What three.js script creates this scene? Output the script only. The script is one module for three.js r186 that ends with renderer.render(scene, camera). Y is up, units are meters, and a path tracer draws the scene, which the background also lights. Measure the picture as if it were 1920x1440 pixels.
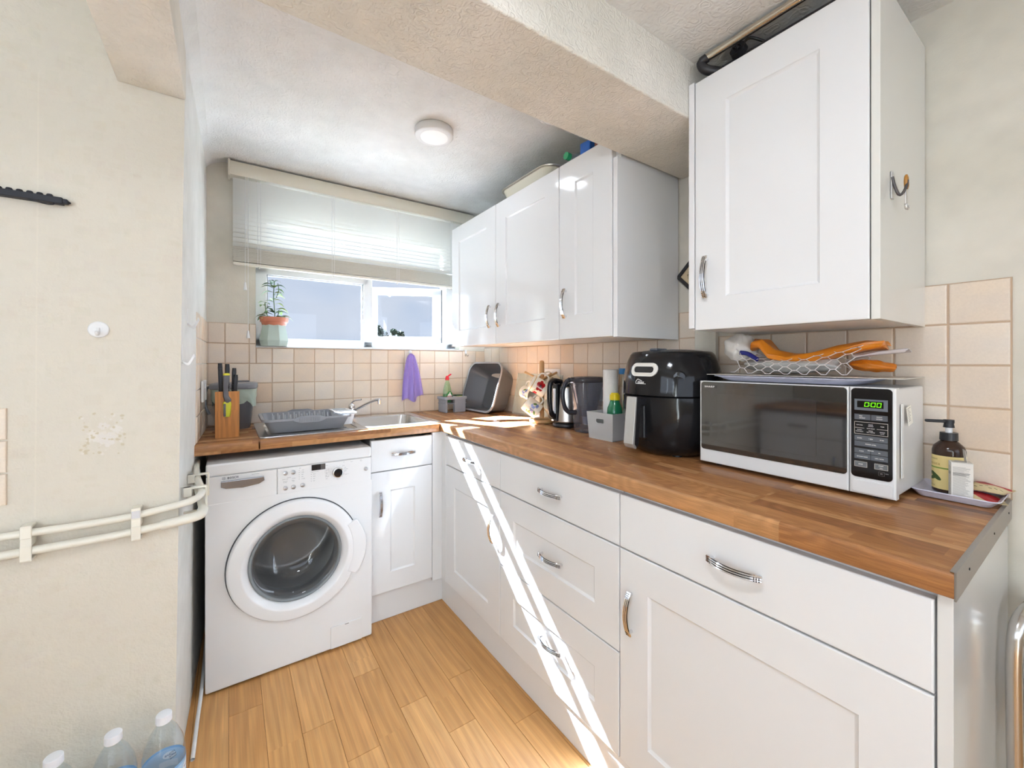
import * as THREE from 'three';
import { RoundedBoxGeometry } from 'three/addons/geometries/RoundedBoxGeometry.js';
import { mergeGeometries, mergeVertices, toCreasedNormals } from 'three/addons/utils/BufferGeometryUtils.js';
import { RectAreaLightUniformsLib } from 'three/addons/lights/RectAreaLightUniformsLib.js';

// ---------------------------------------------------------------- camera, sky, sun, exposure
RectAreaLightUniformsLib.init();
const scene = new THREE.Scene();
const renderer = new THREE.WebGLRenderer({ antialias: true });
renderer.toneMapping = THREE.LinearToneMapping;
renderer.toneMappingExposure = 1.7;
renderer.shadowMap.enabled = true;
renderer.shadowMap.type = THREE.PCFSoftShadowMap;

const FOCAL = 775.15, TURN = THREE.MathUtils.degToRad(34.41), EYE = 1.2266;
const camera = new THREE.PerspectiveCamera(2 * Math.atan(720 / FOCAL) * 180 / Math.PI, 1920 / 1440, 0.02, 60);
camera.position.set(0, EYE, 0);
camera.rotation.set(0, -TURN, 0);
camera.setViewOffset(1920, 1440, 0, 41.6, 1920, 1440);   // shift lens: the verticals stay upright
scene.add(camera);

// the sky: pale blue with soft thin cloud, the same in every direction
const SKY_LEVEL = 0.555;
{
  const W = 512, H = 256, d = new Float32Array(W * H * 4);
  const hash = (x, y, z) => { const s = Math.sin(x * 127.1 + y * 311.7 + z * 74.7) * 43758.5453; return s - Math.floor(s); };
  const sm = (t) => t * t * (3 - 2 * t);
  const n3 = (x, y, z) => {
    const i = Math.floor(x), j = Math.floor(y), k = Math.floor(z), a = sm(x - i), b = sm(y - j), c = sm(z - k);
    let v = 0;
    for (let q = 0; q < 8; q++) { const p = q & 1, r = (q >> 1) & 1, s = q >> 2; v += hash(i + p, j + r, k + s) * (p ? a : 1 - a) * (r ? b : 1 - b) * (s ? c : 1 - c); }
    return v;
  };
  for (let j = 0; j < H; j++) for (let i = 0; i < W; i++) {
    const el = (j + 0.5) / H * Math.PI - Math.PI / 2, az = (i + 0.5) / W * 2 * Math.PI;
    const x = Math.cos(el) * Math.cos(az), y = Math.sin(el), z = Math.cos(el) * Math.sin(az);
    let c = 0.5 * n3(x * 5 + 9, y * 12 + 9, z * 5 + 9) + 0.3 * n3(x * 11 + 30, y * 25 + 9, z * 11 + 9) + 0.2 * n3(x * 23 + 5, y * 45 + 9, z * 23 + 70);
    c = Math.min(1, Math.max(0, (c - 0.3) / 0.42));
    const o = (j * W + i) * 4;
    d[o] = SKY_LEVEL * (0.50 + 0.20 * c); d[o + 1] = SKY_LEVEL * (0.63 + 0.14 * c); d[o + 2] = SKY_LEVEL * (0.86 + 0.05 * c); d[o + 3] = 1;
  }
  const t = new THREE.DataTexture(d, W, H, THREE.RGBAFormat, THREE.FloatType);
  t.mapping = THREE.EquirectangularReflectionMapping; t.magFilter = THREE.LinearFilter; t.minFilter = THREE.LinearFilter; t.needsUpdate = true;
  scene.background = t;
}

// the sun stands outside the sink window, about 40 degrees high
const SUN_TRAVEL = new THREE.Vector3(0.40, -0.885, 1.0).normalize();
const sun = new THREE.DirectionalLight(new THREE.Color().setRGB(0.80, 0.95, 1.16), 96);
sun.position.set(0.7, 1.4, -2.5).addScaledVector(SUN_TRAVEL, -8);
sun.target.position.set(0.7, 1.4, -2.5);
sun.castShadow = true;
sun.shadow.mapSize.set(4096, 4096); sun.shadow.radius = 1.2; sun.shadow.bias = -0.0004;
Object.assign(sun.shadow.camera, { left: -3, right: 3, top: 3, bottom: -3, near: 0.5, far: 14 });
scene.add(sun, sun.target);

const WINDOW_FILL = 1.5;   // brightness of the fill lights added at the room's other windows

// ---------------------------------------------------------------- helpers
let seed = 20240611;
const rnd = () => { seed = (seed * 1664525 + 1013904223) >>> 0; return seed / 4294967296; };
const rr = (a, b) => a + (b - a) * rnd();
const V = (x, y, z) => new THREE.Vector3(x, y, z);
const PI = Math.PI;

function tidy(g) {                       // every geometry: not indexed, position + normal + uv (+ color)
  let q = g.index ? g.toNonIndexed() : g;
  if (!q.attributes.normal) q.computeVertexNormals();
  if (!q.attributes.uv) q.setAttribute('uv', new THREE.BufferAttribute(new Float32Array(q.attributes.position.count * 2), 2));
  for (const k of Object.keys(q.attributes)) if (!['position', 'normal', 'uv', 'color'].includes(k)) q.deleteAttribute(k);
  q.morphAttributes = {}; q.clearGroups();
  return q;
}
function metreUV(g, s = 1, du = 0, dv = 0) {   // uv in metres, by the way each face points
  const q = tidy(g), p = q.attributes.position, uv = q.attributes.uv, a = V(0, 0, 0), b = V(0, 0, 0), c = V(0, 0, 0), n = V(0, 0, 0);
  for (let i = 0; i < p.count; i += 3) {
    a.fromBufferAttribute(p, i); b.fromBufferAttribute(p, i + 1); c.fromBufferAttribute(p, i + 2);
    n.copy(b).sub(a).cross(c.clone().sub(a));
    const ax = Math.abs(n.x), ay = Math.abs(n.y), az = Math.abs(n.z);
    for (const [k, v] of [[i, a], [i + 1, b], [i + 2, c]]) {
      if (ay >= ax && ay >= az) uv.setXY(k, v.x * s + du, v.z * s + dv);
      else if (ax >= az) uv.setXY(k, v.z * s + du, v.y * s + dv);
      else uv.setXY(k, v.x * s + du, v.y * s + dv);
    }
  }
  return q;
}
function join(list) {
  const gs = list.flat(4).map(tidy);
  if (gs.length === 1) return gs[0];
  const col = gs.some((g) => g.attributes.color);
  if (col) for (const g of gs) if (!g.attributes.color) tint(g, 1, 1, 1);
  return mergeGeometries(gs, false);
}
function tint(g, r, gg, b) {
  const n = g.attributes.position.count, c = new Float32Array(n * 3);
  for (let i = 0; i < n; i++) { c[3 * i] = r; c[3 * i + 1] = gg; c[3 * i + 2] = b; }
  g.setAttribute('color', new THREE.BufferAttribute(c, 3));
  return g;
}
const taken = new Map();
function numbered(name) { const n = taken.get(name) ?? 0; taken.set(name, n + 1); return n ? `${name}_${String(n).padStart(3, '0')}` : name; }
function mesh(name, geos, mat, parent, pos, rot) {
  const m = new THREE.Mesh(join(Array.isArray(geos) ? geos : [geos]), mat);
  m.name = name; if (pos) m.position.set(...pos); if (rot) m.rotation.set(...rot);
  if (parent) parent.add(m);
  return m;
}
function thing(name, label, category, pos = [0, 0, 0], turn = 0, group) {
  const o = new THREE.Group(); o.name = numbered(name); o.position.set(...pos); o.rotation.y = turn;
  o.userData = { label, category }; if (group) o.userData.group = group;
  scene.add(o); return o;
}
function solo(name, geos, mat, label, category, pos, rot, group) {    // a thing that is one mesh
  const m = mesh(numbered(name), geos, mat, scene, pos, rot); m.userData = { label, category }; if (group) m.userData.group = group; return m;
}
function struct(name, geos, mat, label) { const m = mesh(name, geos, mat, scene); m.userData = { kind: 'structure' }; if (label) m.userData.label = label; return m; }

// shapes
function box(w, h, d, x = 0, y = 0, z = 0, r = 0, seg = 2) {
  const g = r > 0 ? new RoundedBoxGeometry(w, h, d, seg, Math.min(r, w / 2.01, h / 2.01, d / 2.01)) : new THREE.BoxGeometry(w, h, d);
  return g.translate(x, y, z);
}
const span = (x0, x1, y0, y1, z0, z1, r = 0, seg = 2) => box(x1 - x0, y1 - y0, z1 - z0, (x0 + x1) / 2, (y0 + y1) / 2, (z0 + z1) / 2, r, seg);
const cyl = (rt, rb, h, x = 0, y = 0, z = 0, seg = 24, open = false) => new THREE.CylinderGeometry(rt, rb, h, seg, 1, open).translate(x, y, z);
const ball = (r, x = 0, y = 0, z = 0, sx = 1, sy = 1, sz = 1, a = 16, b = 12) => new THREE.SphereGeometry(r, a, b).scale(sx, sy, sz).translate(x, y, z);
const lathe = (pts, seg = 32) => new THREE.LatheGeometry(pts.map(([r, y]) => new THREE.Vector2(r, y)), seg);
function tube(pts, r, seg = 24, rad = 8, closed = false, tension = 0.5) {
  return new THREE.TubeGeometry(new THREE.CatmullRomCurve3(pts.map((p) => V(...p)), closed, 'catmullrom', tension), seg, r, rad, closed);
}
function rod(a, b, r, rad = 10) {          // a straight closed bar between two points
  const A = V(...a), B = V(...b), d = B.clone().sub(A), g = new THREE.CylinderGeometry(r, r, d.length(), rad);
  g.applyQuaternion(new THREE.Quaternion().setFromUnitVectors(V(0, 1, 0), d.clone().normalize()));
  const m = A.add(B).multiplyScalar(0.5); return g.translate(m.x, m.y, m.z);
}
function extrude(pts, depth, bevel = 0, holes = [], curve = 12) {
  const s = pts instanceof THREE.Shape ? pts : new THREE.Shape(pts.map(([x, y]) => new THREE.Vector2(x, y)));
  for (const h of holes) s.holes.push(h);
  return new THREE.ExtrudeGeometry(s, { depth, bevelEnabled: bevel > 0, bevelSize: bevel, bevelThickness: bevel, bevelSegments: 2, curveSegments: curve });
}
function rrShape(w, h, r, x = 0, y = 0, C = THREE.Shape) {
  const s = new C(), a = x - w / 2, b = y - h / 2, c = x + w / 2, d = y + h / 2;
  s.moveTo(a + r, b); s.lineTo(c - r, b); s.absarc(c - r, b + r, r, -PI / 2, 0); s.lineTo(c, d - r); s.absarc(c - r, d - r, r, 0, PI / 2);
  s.lineTo(a + r, d); s.absarc(a + r, d - r, r, PI / 2, PI); s.lineTo(a, b + r); s.absarc(a + r, b + r, r, PI, 1.5 * PI);
  return s;
}
function circlePath(r, x = 0, y = 0) { const p = new THREE.Path(); p.absarc(x, y, r, 0, 2 * PI, true); return p; }
// loft of rounded rectangles: rings of [width, depth, corner radius, y, x offset, z offset]
function loft(rings, capStart = true, capEnd = true, k = 5, crease = 0.7) {
  const loops = rings.map(([w, d, r, y, ox = 0, oz = 0]) => {
    const L = []; r = Math.min(r, w / 2 - 1e-5, d / 2 - 1e-5);
    [[1, 1, 0], [-1, 1, 1], [-1, -1, 2], [1, -1, 3]].forEach(([sx, sz, q]) => {
      for (let i = 0; i <= k; i++) { const a = (q + i / k) * PI / 2; L.push([ox + sx * (w / 2 - r) + r * Math.cos(a), y, oz + sz * (d / 2 - r) + r * Math.sin(a)]); }
    });
    return L;
  });
  return stitch(loops, capStart, capEnd, crease);
}
function stitch(loops, capStart, capEnd, crease = 0.7, closedLoop = true) {
  const P = [], n = loops[0].length, last = closedLoop ? n : n - 1;
  const tri = (a, b, c) => P.push(...a, ...b, ...c);
  for (let j = 0; j + 1 < loops.length; j++) for (let i = 0; i < last; i++) {
    const a = loops[j][i], b = loops[j][(i + 1) % n], c = loops[j + 1][i], d = loops[j + 1][(i + 1) % n];
    tri(a, c, b); tri(b, c, d);
  }
  const cap = (L, flip) => { const c = [0, 1, 2].map((q) => L.reduce((s, p) => s + p[q], 0) / n); for (let i = 0; i < n; i++) flip ? tri(c, L[(i + 1) % n], L[i]) : tri(c, L[i], L[(i + 1) % n]); };
  if (capStart) cap(loops[0], false);
  if (capEnd) cap(loops.at(-1), true);
  const g = new THREE.BufferGeometry(); g.setAttribute('position', new THREE.BufferAttribute(new Float32Array(P), 3));
  g.setAttribute('uv', new THREE.BufferAttribute(new Float32Array(P.length / 3 * 2), 2));
  return toCreasedNormals(g, crease);
}
// nested rectangles: a flat front facing +z with steps; rings of [inset, z], the first one at the back
function panelFront(x0, x1, y0, y1, rings) {
  const P = [], R = rings.map(([i, z]) => [[x0 + i, y0 + i, z], [x1 - i, y0 + i, z], [x1 - i, y1 - i, z], [x0 + i, y1 - i, z]]);
  for (let j = 0; j + 1 < R.length; j++) for (let i = 0; i < 4; i++) { const a = R[j][i], b = R[j][(i + 1) % 4], c = R[j + 1][(i + 1) % 4], d = R[j + 1][i]; P.push(...a, ...b, ...c, ...a, ...c, ...d); }
  const L = R.at(-1); P.push(...L[0], ...L[1], ...L[2], ...L[0], ...L[2], ...L[3]);
  const K = R[0]; P.push(...K[0], ...K[2], ...K[1], ...K[0], ...K[3], ...K[2]);
  const g = new THREE.BufferGeometry(); g.setAttribute('position', new THREE.BufferAttribute(new Float32Array(P), 3)); g.computeVertexNormals();
  return tidy(g);
}
// textures
function noiseField(n, cells, salt = 0) {             // tileable value noise, 0..1
  const g = new Float32Array(cells * cells); let s = 9301 + salt * 7919; for (let i = 0; i < g.length; i++) { s = (s * 1664525 + 1013904223) >>> 0; g[i] = s / 4294967296; }
  const out = new Float32Array(n * n), sm = (t) => t * t * (3 - 2 * t);
  for (let j = 0; j < n; j++) for (let i = 0; i < n; i++) {
    const x = i / n * cells, y = j / n * cells, a = Math.floor(x), b = Math.floor(y), u = sm(x - a), v = sm(y - b), A = a % cells, B = b % cells, C = (a + 1) % cells, D = (b + 1) % cells;
    out[j * n + i] = (g[B * cells + A] * (1 - u) + g[B * cells + C] * u) * (1 - v) + (g[D * cells + A] * (1 - u) + g[D * cells + C] * u) * v;
  }
  return out;
}
function dataTex(n, fn, srgb = true, m = n) {
  const d = new Uint8Array(n * m * 4);
  for (let j = 0; j < m; j++) for (let i = 0; i < n; i++) { const c = fn(i, j), o = (j * n + i) * 4; d[o] = c[0]; d[o + 1] = c[1]; d[o + 2] = c[2]; d[o + 3] = c[3] ?? 255; }
  const t = new THREE.DataTexture(d, n, m, THREE.RGBAFormat); t.magFilter = THREE.LinearFilter; t.minFilter = THREE.LinearMipmapLinearFilter; t.generateMipmaps = true;
  t.wrapS = t.wrapT = THREE.RepeatWrapping; if (srgb) t.colorSpace = THREE.SRGBColorSpace; t.needsUpdate = true; return t;
}
function canvasTex(w, h, draw) {
  const c = document.createElement('canvas'); c.width = w; c.height = h; const x = c.getContext('2d'); draw(x, w, h);
  const t = new THREE.CanvasTexture(c); t.colorSpace = THREE.SRGBColorSpace; t.magFilter = THREE.LinearFilter; t.anisotropy = 8; return t;
}
const rep = (t, x, y = x) => { const c = t.clone(); c.repeat.set(x, y); c.needsUpdate = true; return c; };
const lin = (r, g, b) => new THREE.Color().setRGB(r, g, b);
const std = (c, o = {}) => new THREE.MeshStandardMaterial({ color: c, roughness: 0.6, ...o });
const phys = (c, o = {}) => new THREE.MeshPhysicalMaterial({ color: c, roughness: 0.5, ...o });
// a flat print standing just proud of a surface, facing +z
function print(name, tex, w, h, parent, pos, rot, o = {}) {
  const m = mesh(name, new THREE.PlaneGeometry(w, h), new THREE.MeshStandardMaterial({ map: tex, roughness: 0.5, transparent: true, polygonOffset: true, polygonOffsetFactor: -2, ...o }), parent, pos, rot);
  return m;
}

// ---------------------------------------------------------------- materials
const nA = noiseField(512, 24, 1), nB = noiseField(512, 64, 2), nC = noiseField(512, 160, 3), nD = noiseField(512, 6, 4);
const plasterBump = dataTex(512, (i, j) => { const k = j * 512 + i, wv = 0.5 + 0.5 * Math.sin(nA[k] * 16 + nB[k] * 5); const v = 255 * (0.45 * wv + 0.3 * nB[k] + 0.25 * nC[k]); return [v, v, v]; }, false);
const woodchip = dataTex(512, (i, j) => { const k = j * 512 + i; const v = 255 * (0.35 * nA[k] + 0.35 * nB[k] + 0.3 * nC[k]); return [v, v, v]; }, false);
const mottle = dataTex(512, (i, j) => { const k = j * 512 + i; const v = 255 * (0.9 + 0.06 * nD[k] + 0.03 * nA[k] + 0.01 * nB[k]); return [v, v, v * (0.985 + 0.015 * nD[k])]; });
const CREAM = lin(0.77, 0.725, 0.63);
const mWall = std(CREAM, { roughness: 0.75, map: rep(mottle, 1.3), bumpMap: rep(woodchip, 2.2), bumpScale: 0.0012 });
const mWallRight = std(CREAM, { roughness: 0.85, map: rep(mottle, 1.1), bumpMap: rep(woodchip, 4), bumpScale: 0.0004 });
const mBeam = std(lin(0.85, 0.81, 0.73), { roughness: 0.75, map: rep(mottle, 1.1), bumpMap: rep(plasterBump, 2.6), bumpScale: 0.0018 });
const mCeil = std(lin(0.88, 0.88, 0.87), { roughness: 0.7, map: rep(mottle, 0.9), bumpMap: rep(plasterBump, 1.9), bumpScale: 0.0015 });
const mWhiteWall = std(lin(0.83, 0.825, 0.79), { roughness: 0.6, map: rep(mottle, 1.3), bumpMap: rep(woodchip, 3), bumpScale: 0.0003 });
const mGloss = phys(lin(0.80, 0.80, 0.795), { roughness: 0.10, specularIntensity: 1 });
const mCarcass = std(lin(0.78, 0.78, 0.77), { roughness: 0.4 });
const mPVC = std(lin(0.74, 0.75, 0.76), { roughness: 0.5 });
const mChrome = std(lin(0.82, 0.82, 0.84), { metalness: 1, roughness: 0.12, vertexColors: true });
const mSteel = std(lin(0.70, 0.70, 0.69), { metalness: 1, roughness: 0.26 });
const mGlass = phys(lin(0.97, 0.985, 0.99), { transmission: 1, roughness: 0.0, thickness: 0, ior: 1.45 });
const mBlack = std(lin(0.012, 0.012, 0.014), { roughness: 0.35 });
const mBlackGloss = phys(lin(0.010, 0.010, 0.012), { roughness: 0.1 });
const mGreyPlastic = std(lin(0.165, 0.17, 0.185), { roughness: 0.42 });
const mWhitePlastic = std(lin(0.82, 0.82, 0.81), { roughness: 0.35 });

// ---------------------------------------------------------------- the room
const XW = 1.457, ZW = -2.462, ZL = -1.52, XB = -1.5, ZB = 1.7, TOP = 0.915;
// floor: a screed with boards laid on it, 10 cm wide
{
  const floor = struct('floor', span(XB - 0.1, XW + 0.15, -0.12, -0.0125, ZW - 0.1, ZB + 0.1), std(lin(0.30, 0.19, 0.10), { roughness: 0.8 }), 'light oak effect floor of narrow boards');
  const N = 1024, a = noiseField(N, 5, 11), b = noiseField(N, 90, 12), c = noiseField(N, 260, 13), e = noiseField(N, 14, 14);
  const woodTex = dataTex(N, (i, j) => {          // grain runs along v
    const k = j * N + i, st = (x, y) => b[(Math.floor(y / 9) % N) * N + x], fine = c[(Math.floor(j / 22) % N) * N + i];
    const ring = 0.5 + 0.5 * Math.sin((a[(Math.floor(j / 2.2)) * N + i] * 5 + e[(Math.floor(j / 5)) * N + i] * 1.1 + i / N * 26) * 3.2);
    const v = 0.84 + 0.045 * ring + 0.07 * st(i, j) + 0.06 * fine - 0.05 * (1 - e[k]);
    return [228 * v, 176 * (v - 0.02 * (1 - ring)), 112 * (v - 0.05 * (1 - ring))];
  });
  const tones = [[1.0, 0.95, 0.90], [0.90, 0.82, 0.73], [1.04, 1.0, 0.97], [0.96, 0.88, 0.80]].map((t) => std(lin(...t), { map: woodTex, roughness: 0.42, bumpMap: woodTex, bumpScale: 0.0002 }));
  const joints = { 0: -1.73, 1: -1.15, 2: -1.514, 3: -1.33, 4: -1.67, 5: -1.432, 6: -1.245, 7: -1.455, 8: -1.15 }, LEN = 0.92;
  for (let col = -15; col < 15; col++) {
    const x0 = Math.max(col * 0.1, XB), x1 = Math.min(col * 0.1 + 0.1, XW); if (x1 - x0 < 0.01) continue;
    let z = (joints[col] ?? -1.15 - ((col * 37 + 400) % 10) * 0.07) - LEN; while (z > ZW) z -= LEN;
    for (; z < ZB; z += LEN) {
      const z0 = Math.max(z, ZW), z1 = Math.min(z + LEN, ZB), pick = Math.floor(rnd() * 4), u = rnd(), v = rnd(); if (z1 - z0 < 0.02) continue;
      if (x0 > 0.93 && z1 < -0.2) continue;      // under the fitted units
      const g = panelFront(x0 + 0.0004, x1 - 0.0004, -z1 + 0.0004, -z0 - 0.0004, [[0, -0.0123], [0, -0.0008], [0.0009, 0]]).rotateX(-PI / 2);
      const p = g.attributes.position; for (let i = 0; i < p.count; i++) g.attributes.uv.setXY(i, p.getX(i) * 2.2 + u, p.getZ(i) * 0.9 + v);
      mesh('plank', g, tones[pick], floor);
    }
  }
}
// window wall, with the opening of the window
const WX0 = 0.112, WX1 = 1.262, WY0 = 1.300, WY1 = 2.13;
const wallWindow = struct('wall_window', [span(-0.42, WX0, 0, 2.4, ZW - 0.3, ZW), span(WX1, XW + 0.2, 0, 2.4, ZW - 0.3, ZW), span(WX0, WX1, 0, WY0, ZW - 0.3, ZW), span(WX0, WX1, WY1, 2.4, ZW - 0.3, ZW), span(WX0, WX1, 2.012, WY1, ZW - 0.3, ZW - 0.21)].map((g) => metreUV(g)), mWallRight, 'cream plastered window wall');  // last span: outer lintel added to keep the sun off the blind
const wallRight = struct('wall_right', metreUV(span(XW, XW + 0.2, 0, 2.4, ZW, ZB + 0.2)), mWallRight, 'cream painted side wall behind the worktop');
// the alcove's left side and the wall that faces the room: one solid pier, leaning slightly as old walls do
{
  const f = (y) => -0.128 + 0.0115 * y;                      // x of the near corner at height y
  const P = [], q = (a, b, c, d) => P.push(...a, ...b, ...c, ...a, ...c, ...d), N = 8;
  for (let i = 0; i < N; i++) { const y0 = 2.45 * i / N, y1 = 2.45 * (i + 1) / N; q([f(y0), y0, ZL], [-0.088, y0, ZW - 0.01], [-0.088, y1, ZW - 0.01], [f(y1), y1, ZL]); }
  const g = new THREE.BufferGeometry(); g.setAttribute('position', new THREE.BufferAttribute(new Float32Array(P), 3)); g.computeVertexNormals();
  struct('wall_alcove', [metreUV(g), metreUV(span(-0.40, -0.135, 0, 2.45, ZW - 0.01, ZL - 0.02))], mWhiteWall, 'white painted return wall beside the washing machine');
  const Q = []; const r = (a, b, c, d) => Q.push(...a, ...b, ...c, ...a, ...c, ...d);
  for (let i = 0; i < N; i++) { const y0 = 2.45 * i / N, y1 = 2.45 * (i + 1) / N; r([XB, y0, ZL], [f(y0), y0, ZL], [f(y1), y1, ZL], [XB, y1, ZL]); }
  const h = new THREE.BufferGeometry(); h.setAttribute('position', new THREE.BufferAttribute(new Float32Array(Q), 3)); h.computeVertexNormals();
  // a patch of flaked paint low on this wall: white filler with ragged edges, and a few scuffs
  const tex = canvasTex(1024, 2048, (x, w, hh) => {
    const k = w / 1.2, X = (m) => (m + 1.3) * k, Y = (m) => hh - m * hh / 2.4;
    x.fillStyle = '#f3f1ee'; x.fillRect(0, 0, w, hh);
    for (let i = 0; i < 5200; i++) { x.fillStyle = `rgba(${rnd() < 0.5 ? '214,205,190' : '255,252,246'},${rr(0.02, 0.07)})`; x.fillRect(rnd() * w, rnd() * hh, rr(3, 30), rr(3, 26)); }
    const blob = (mx, my, r, col) => { x.fillStyle = col; x.beginPath(); for (let i = 0; i < 22; i++) { const a = i / 22 * 2 * PI, q = r * rr(0.55, 1.15) * k; x.lineTo(X(mx) + Math.cos(a) * q, Y(my) + Math.sin(a) * q * 0.95); } x.fill(); };
    blob(-0.292, 1.03, 0.018, '#fbfbff'); blob(-0.268, 1.02, 0.022, '#f9f9ff'); blob(-0.250, 1.045, 0.012, '#fbfbff'); blob(-0.274, 1.055, 0.012, '#f8f7fc');
    for (let i = 0; i < 70; i++) blob(-0.275 + rr(-0.045, 0.045), 1.03 + rr(-0.05, 0.06), rr(0.001, 0.005), rnd() < 0.5 ? '#faf9fb' : '#e4dcc9');
    x.strokeStyle = 'rgba(255,253,246,0.35)'; x.lineWidth = 2.2; x.beginPath(); x.moveTo(X(-0.392), Y(1.95)); x.lineTo(X(-0.398), Y(0.84)); x.stroke();   // the seam of a paper strip
  });
  tex.wrapS = tex.wrapT = THREE.ClampToEdgeWrapping;
  const gg = tidy(h); for (let i = 0; i < gg.attributes.position.count; i++) gg.attributes.uv.setXY(i, (gg.attributes.position.getX(i) + 1.3) / 1.2, gg.attributes.position.getY(i) / 2.4);
  struct('wall_left', gg, std(CREAM, { roughness: 0.75, map: tex, bumpMap: rep(woodchip, 2.6, 5.2), bumpScale: 0.0014 }), 'cream textured wall with pipes and a patch of flaked paint');
}
// the far left wall, with an unseen window added to light the room
const FZ0 = -0.40, FZ1 = 1.45, FY0 = 1.0, FY1 = 2.06;
struct('wall_far_left', [span(XB - 0.15, XB, 0, 2.45, ZW, FZ0), span(XB - 0.15, XB, 0, 2.45, FZ1, ZB + 0.15), span(XB - 0.15, XB, 0, FY0, FZ0, FZ1), span(XB - 0.15, XB, FY1, 2.45, FZ0, FZ1)].map((g) => metreUV(g)), mWall);
{
  const w = new THREE.Group(); w.name = 'window_3'; w.userData = { kind: 'structure', label: 'white framed window in the far left wall, added unseen to light the room' }; scene.add(w);
  const X0 = XB - 0.11, X1 = XB - 0.05, zm = (FZ0 + FZ1) / 2;
  mesh('frame', [span(X0, X1, FY0, FY0 + 0.06, FZ0, FZ1), span(X0, X1, FY1 - 0.06, FY1, FZ0, FZ1), span(X0, X1, FY0 + 0.06, FY1 - 0.06, FZ0, FZ0 + 0.06), span(X0, X1, FY0 + 0.06, FY1 - 0.06, FZ1 - 0.06, FZ1), span(X0, X1, FY0 + 0.06, FY1 - 0.06, zm - 0.03, zm + 0.03)], mPVC, w);
  for (const s of [-1, 1]) mesh('pane', new THREE.PlaneGeometry(0.835, 0.94).rotateY(PI / 2).translate(XB - 0.08, (FY0 + FY1) / 2, zm + s * 0.4475), mGlass, w);
  const windowFill = new THREE.RectAreaLight(lin(0.86, 0.96, 1.10), WINDOW_FILL, FZ1 - FZ0 - 0.12, FY1 - FY0 - 0.12); windowFill.name = 'window_fill'; windowFill.position.set(XB - 0.04, (FY0 + FY1) / 2, zm); windowFill.rotation.y = -PI / 2; scene.add(windowFill);   // fill light added in the opening
}
// the wall behind the viewer holds a wide window
struct('wall_back', [span(XB - 0.15, -1.15, 0, 2.45, ZB, ZB + 0.2), span(1.15, XW + 0.2, 0, 2.45, ZB, ZB + 0.2), span(-1.15, 1.15, 0, 0.75, ZB, ZB + 0.2), span(-1.15, 1.15, 2.0, 2.45, ZB, ZB + 0.2)].map((g) => metreUV(g)), mWall);
{
  const windowFill = new THREE.RectAreaLight(lin(0.86, 0.96, 1.10), WINDOW_FILL * 0.55, 2.18, 1.13); windowFill.name = 'window_fill'; windowFill.position.set(0, 1.375, ZB + 0.04); scene.add(windowFill);   // fill light added at that window, on top of the sky
  const w = new THREE.Group(); w.name = 'window_2'; w.userData = { kind: 'structure', label: 'wide white framed window at the other end of the room' }; scene.add(w);
  mesh('frame', [span(-1.15, 1.15, 0.75, 0.81, ZB + 0.06, ZB + 0.12), span(-1.15, 1.15, 1.94, 2.0, ZB + 0.06, ZB + 0.12), span(-1.15, -1.09, 0.81, 1.94, ZB + 0.06, ZB + 0.12), span(1.09, 1.15, 0.81, 1.94, ZB + 0.06, ZB + 0.12), span(-0.03, 0.03, 0.81, 1.94, ZB + 0.06, ZB + 0.12)], mPVC, w);
  mesh('pane', new THREE.PlaneGeometry(1.06, 1.13).translate(-0.56, 1.375, ZB + 0.09), mGlass, w); mesh('pane', new THREE.PlaneGeometry(1.06, 1.13).translate(0.56, 1.375, ZB + 0.09), mGlass, w);
}
// ceilings: the alcove's, with a coved left edge; the kitchen's, lower, and the one beyond the left beam
const YC = 2.205, YM = 2.105;
{
  const L = [], n = 10; // cove profile from the left wall to the flat ceiling, swept along z
  const prof = []; for (let i = 0; i <= n; i++) { const a = i / n * PI / 2; prof.push([0.002 - 0.105 * Math.cos(a) + 0.0, 2.115 + 0.09 * Math.sin(a)]); }
  for (const z of [-0.9, ZW]) L.push([...prof, [XW + 0.02, YC]].map(([x, y]) => [x, y, z]));
  const g = stitch(L, false, false, 0.4, false);
  struct('ceiling_alcove', [metreUV(g), metreUV(span(-0.24, XW + 0.2, YC + 0.0005, YC + 0.2, ZW - 0.3, -0.80)), metreUV(span(-0.24, -0.108, 2.112, YC + 0.1, ZW, -0.9))], mCeil, 'white textured alcove ceiling with a coved edge');
}
struct('ceiling', [metreUV(span(-0.15, XW + 0.2, YM, YM + 0.3, -0.72, ZB + 0.2)), metreUV(span(XB - 0.15, -0.2, 2.32, 2.45, ZW, ZB + 0.2))], mCeil, 'white textured kitchen ceiling');
const beam1 = struct('trim_1', metreUV(span(-0.14, XW, 1.936, 2.4, -0.957, -0.702, 0.006)), mBeam, 'boxed cream beam across the ceiling between the wall cupboards');
struct('trim_2', metreUV(span(-0.248, -0.1025, 1.982, 2.44, ZL, ZB, 0.004)), mBeam, 'boxed cream beam running towards the room');
struct('trim_3', metreUV(span(XW - 0.022, XW + 0.01, TOP, 1.90, -0.889, -0.808, 0.003)), mWallRight, 'boxed-in cream pipe casing on the tiled wall');

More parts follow.
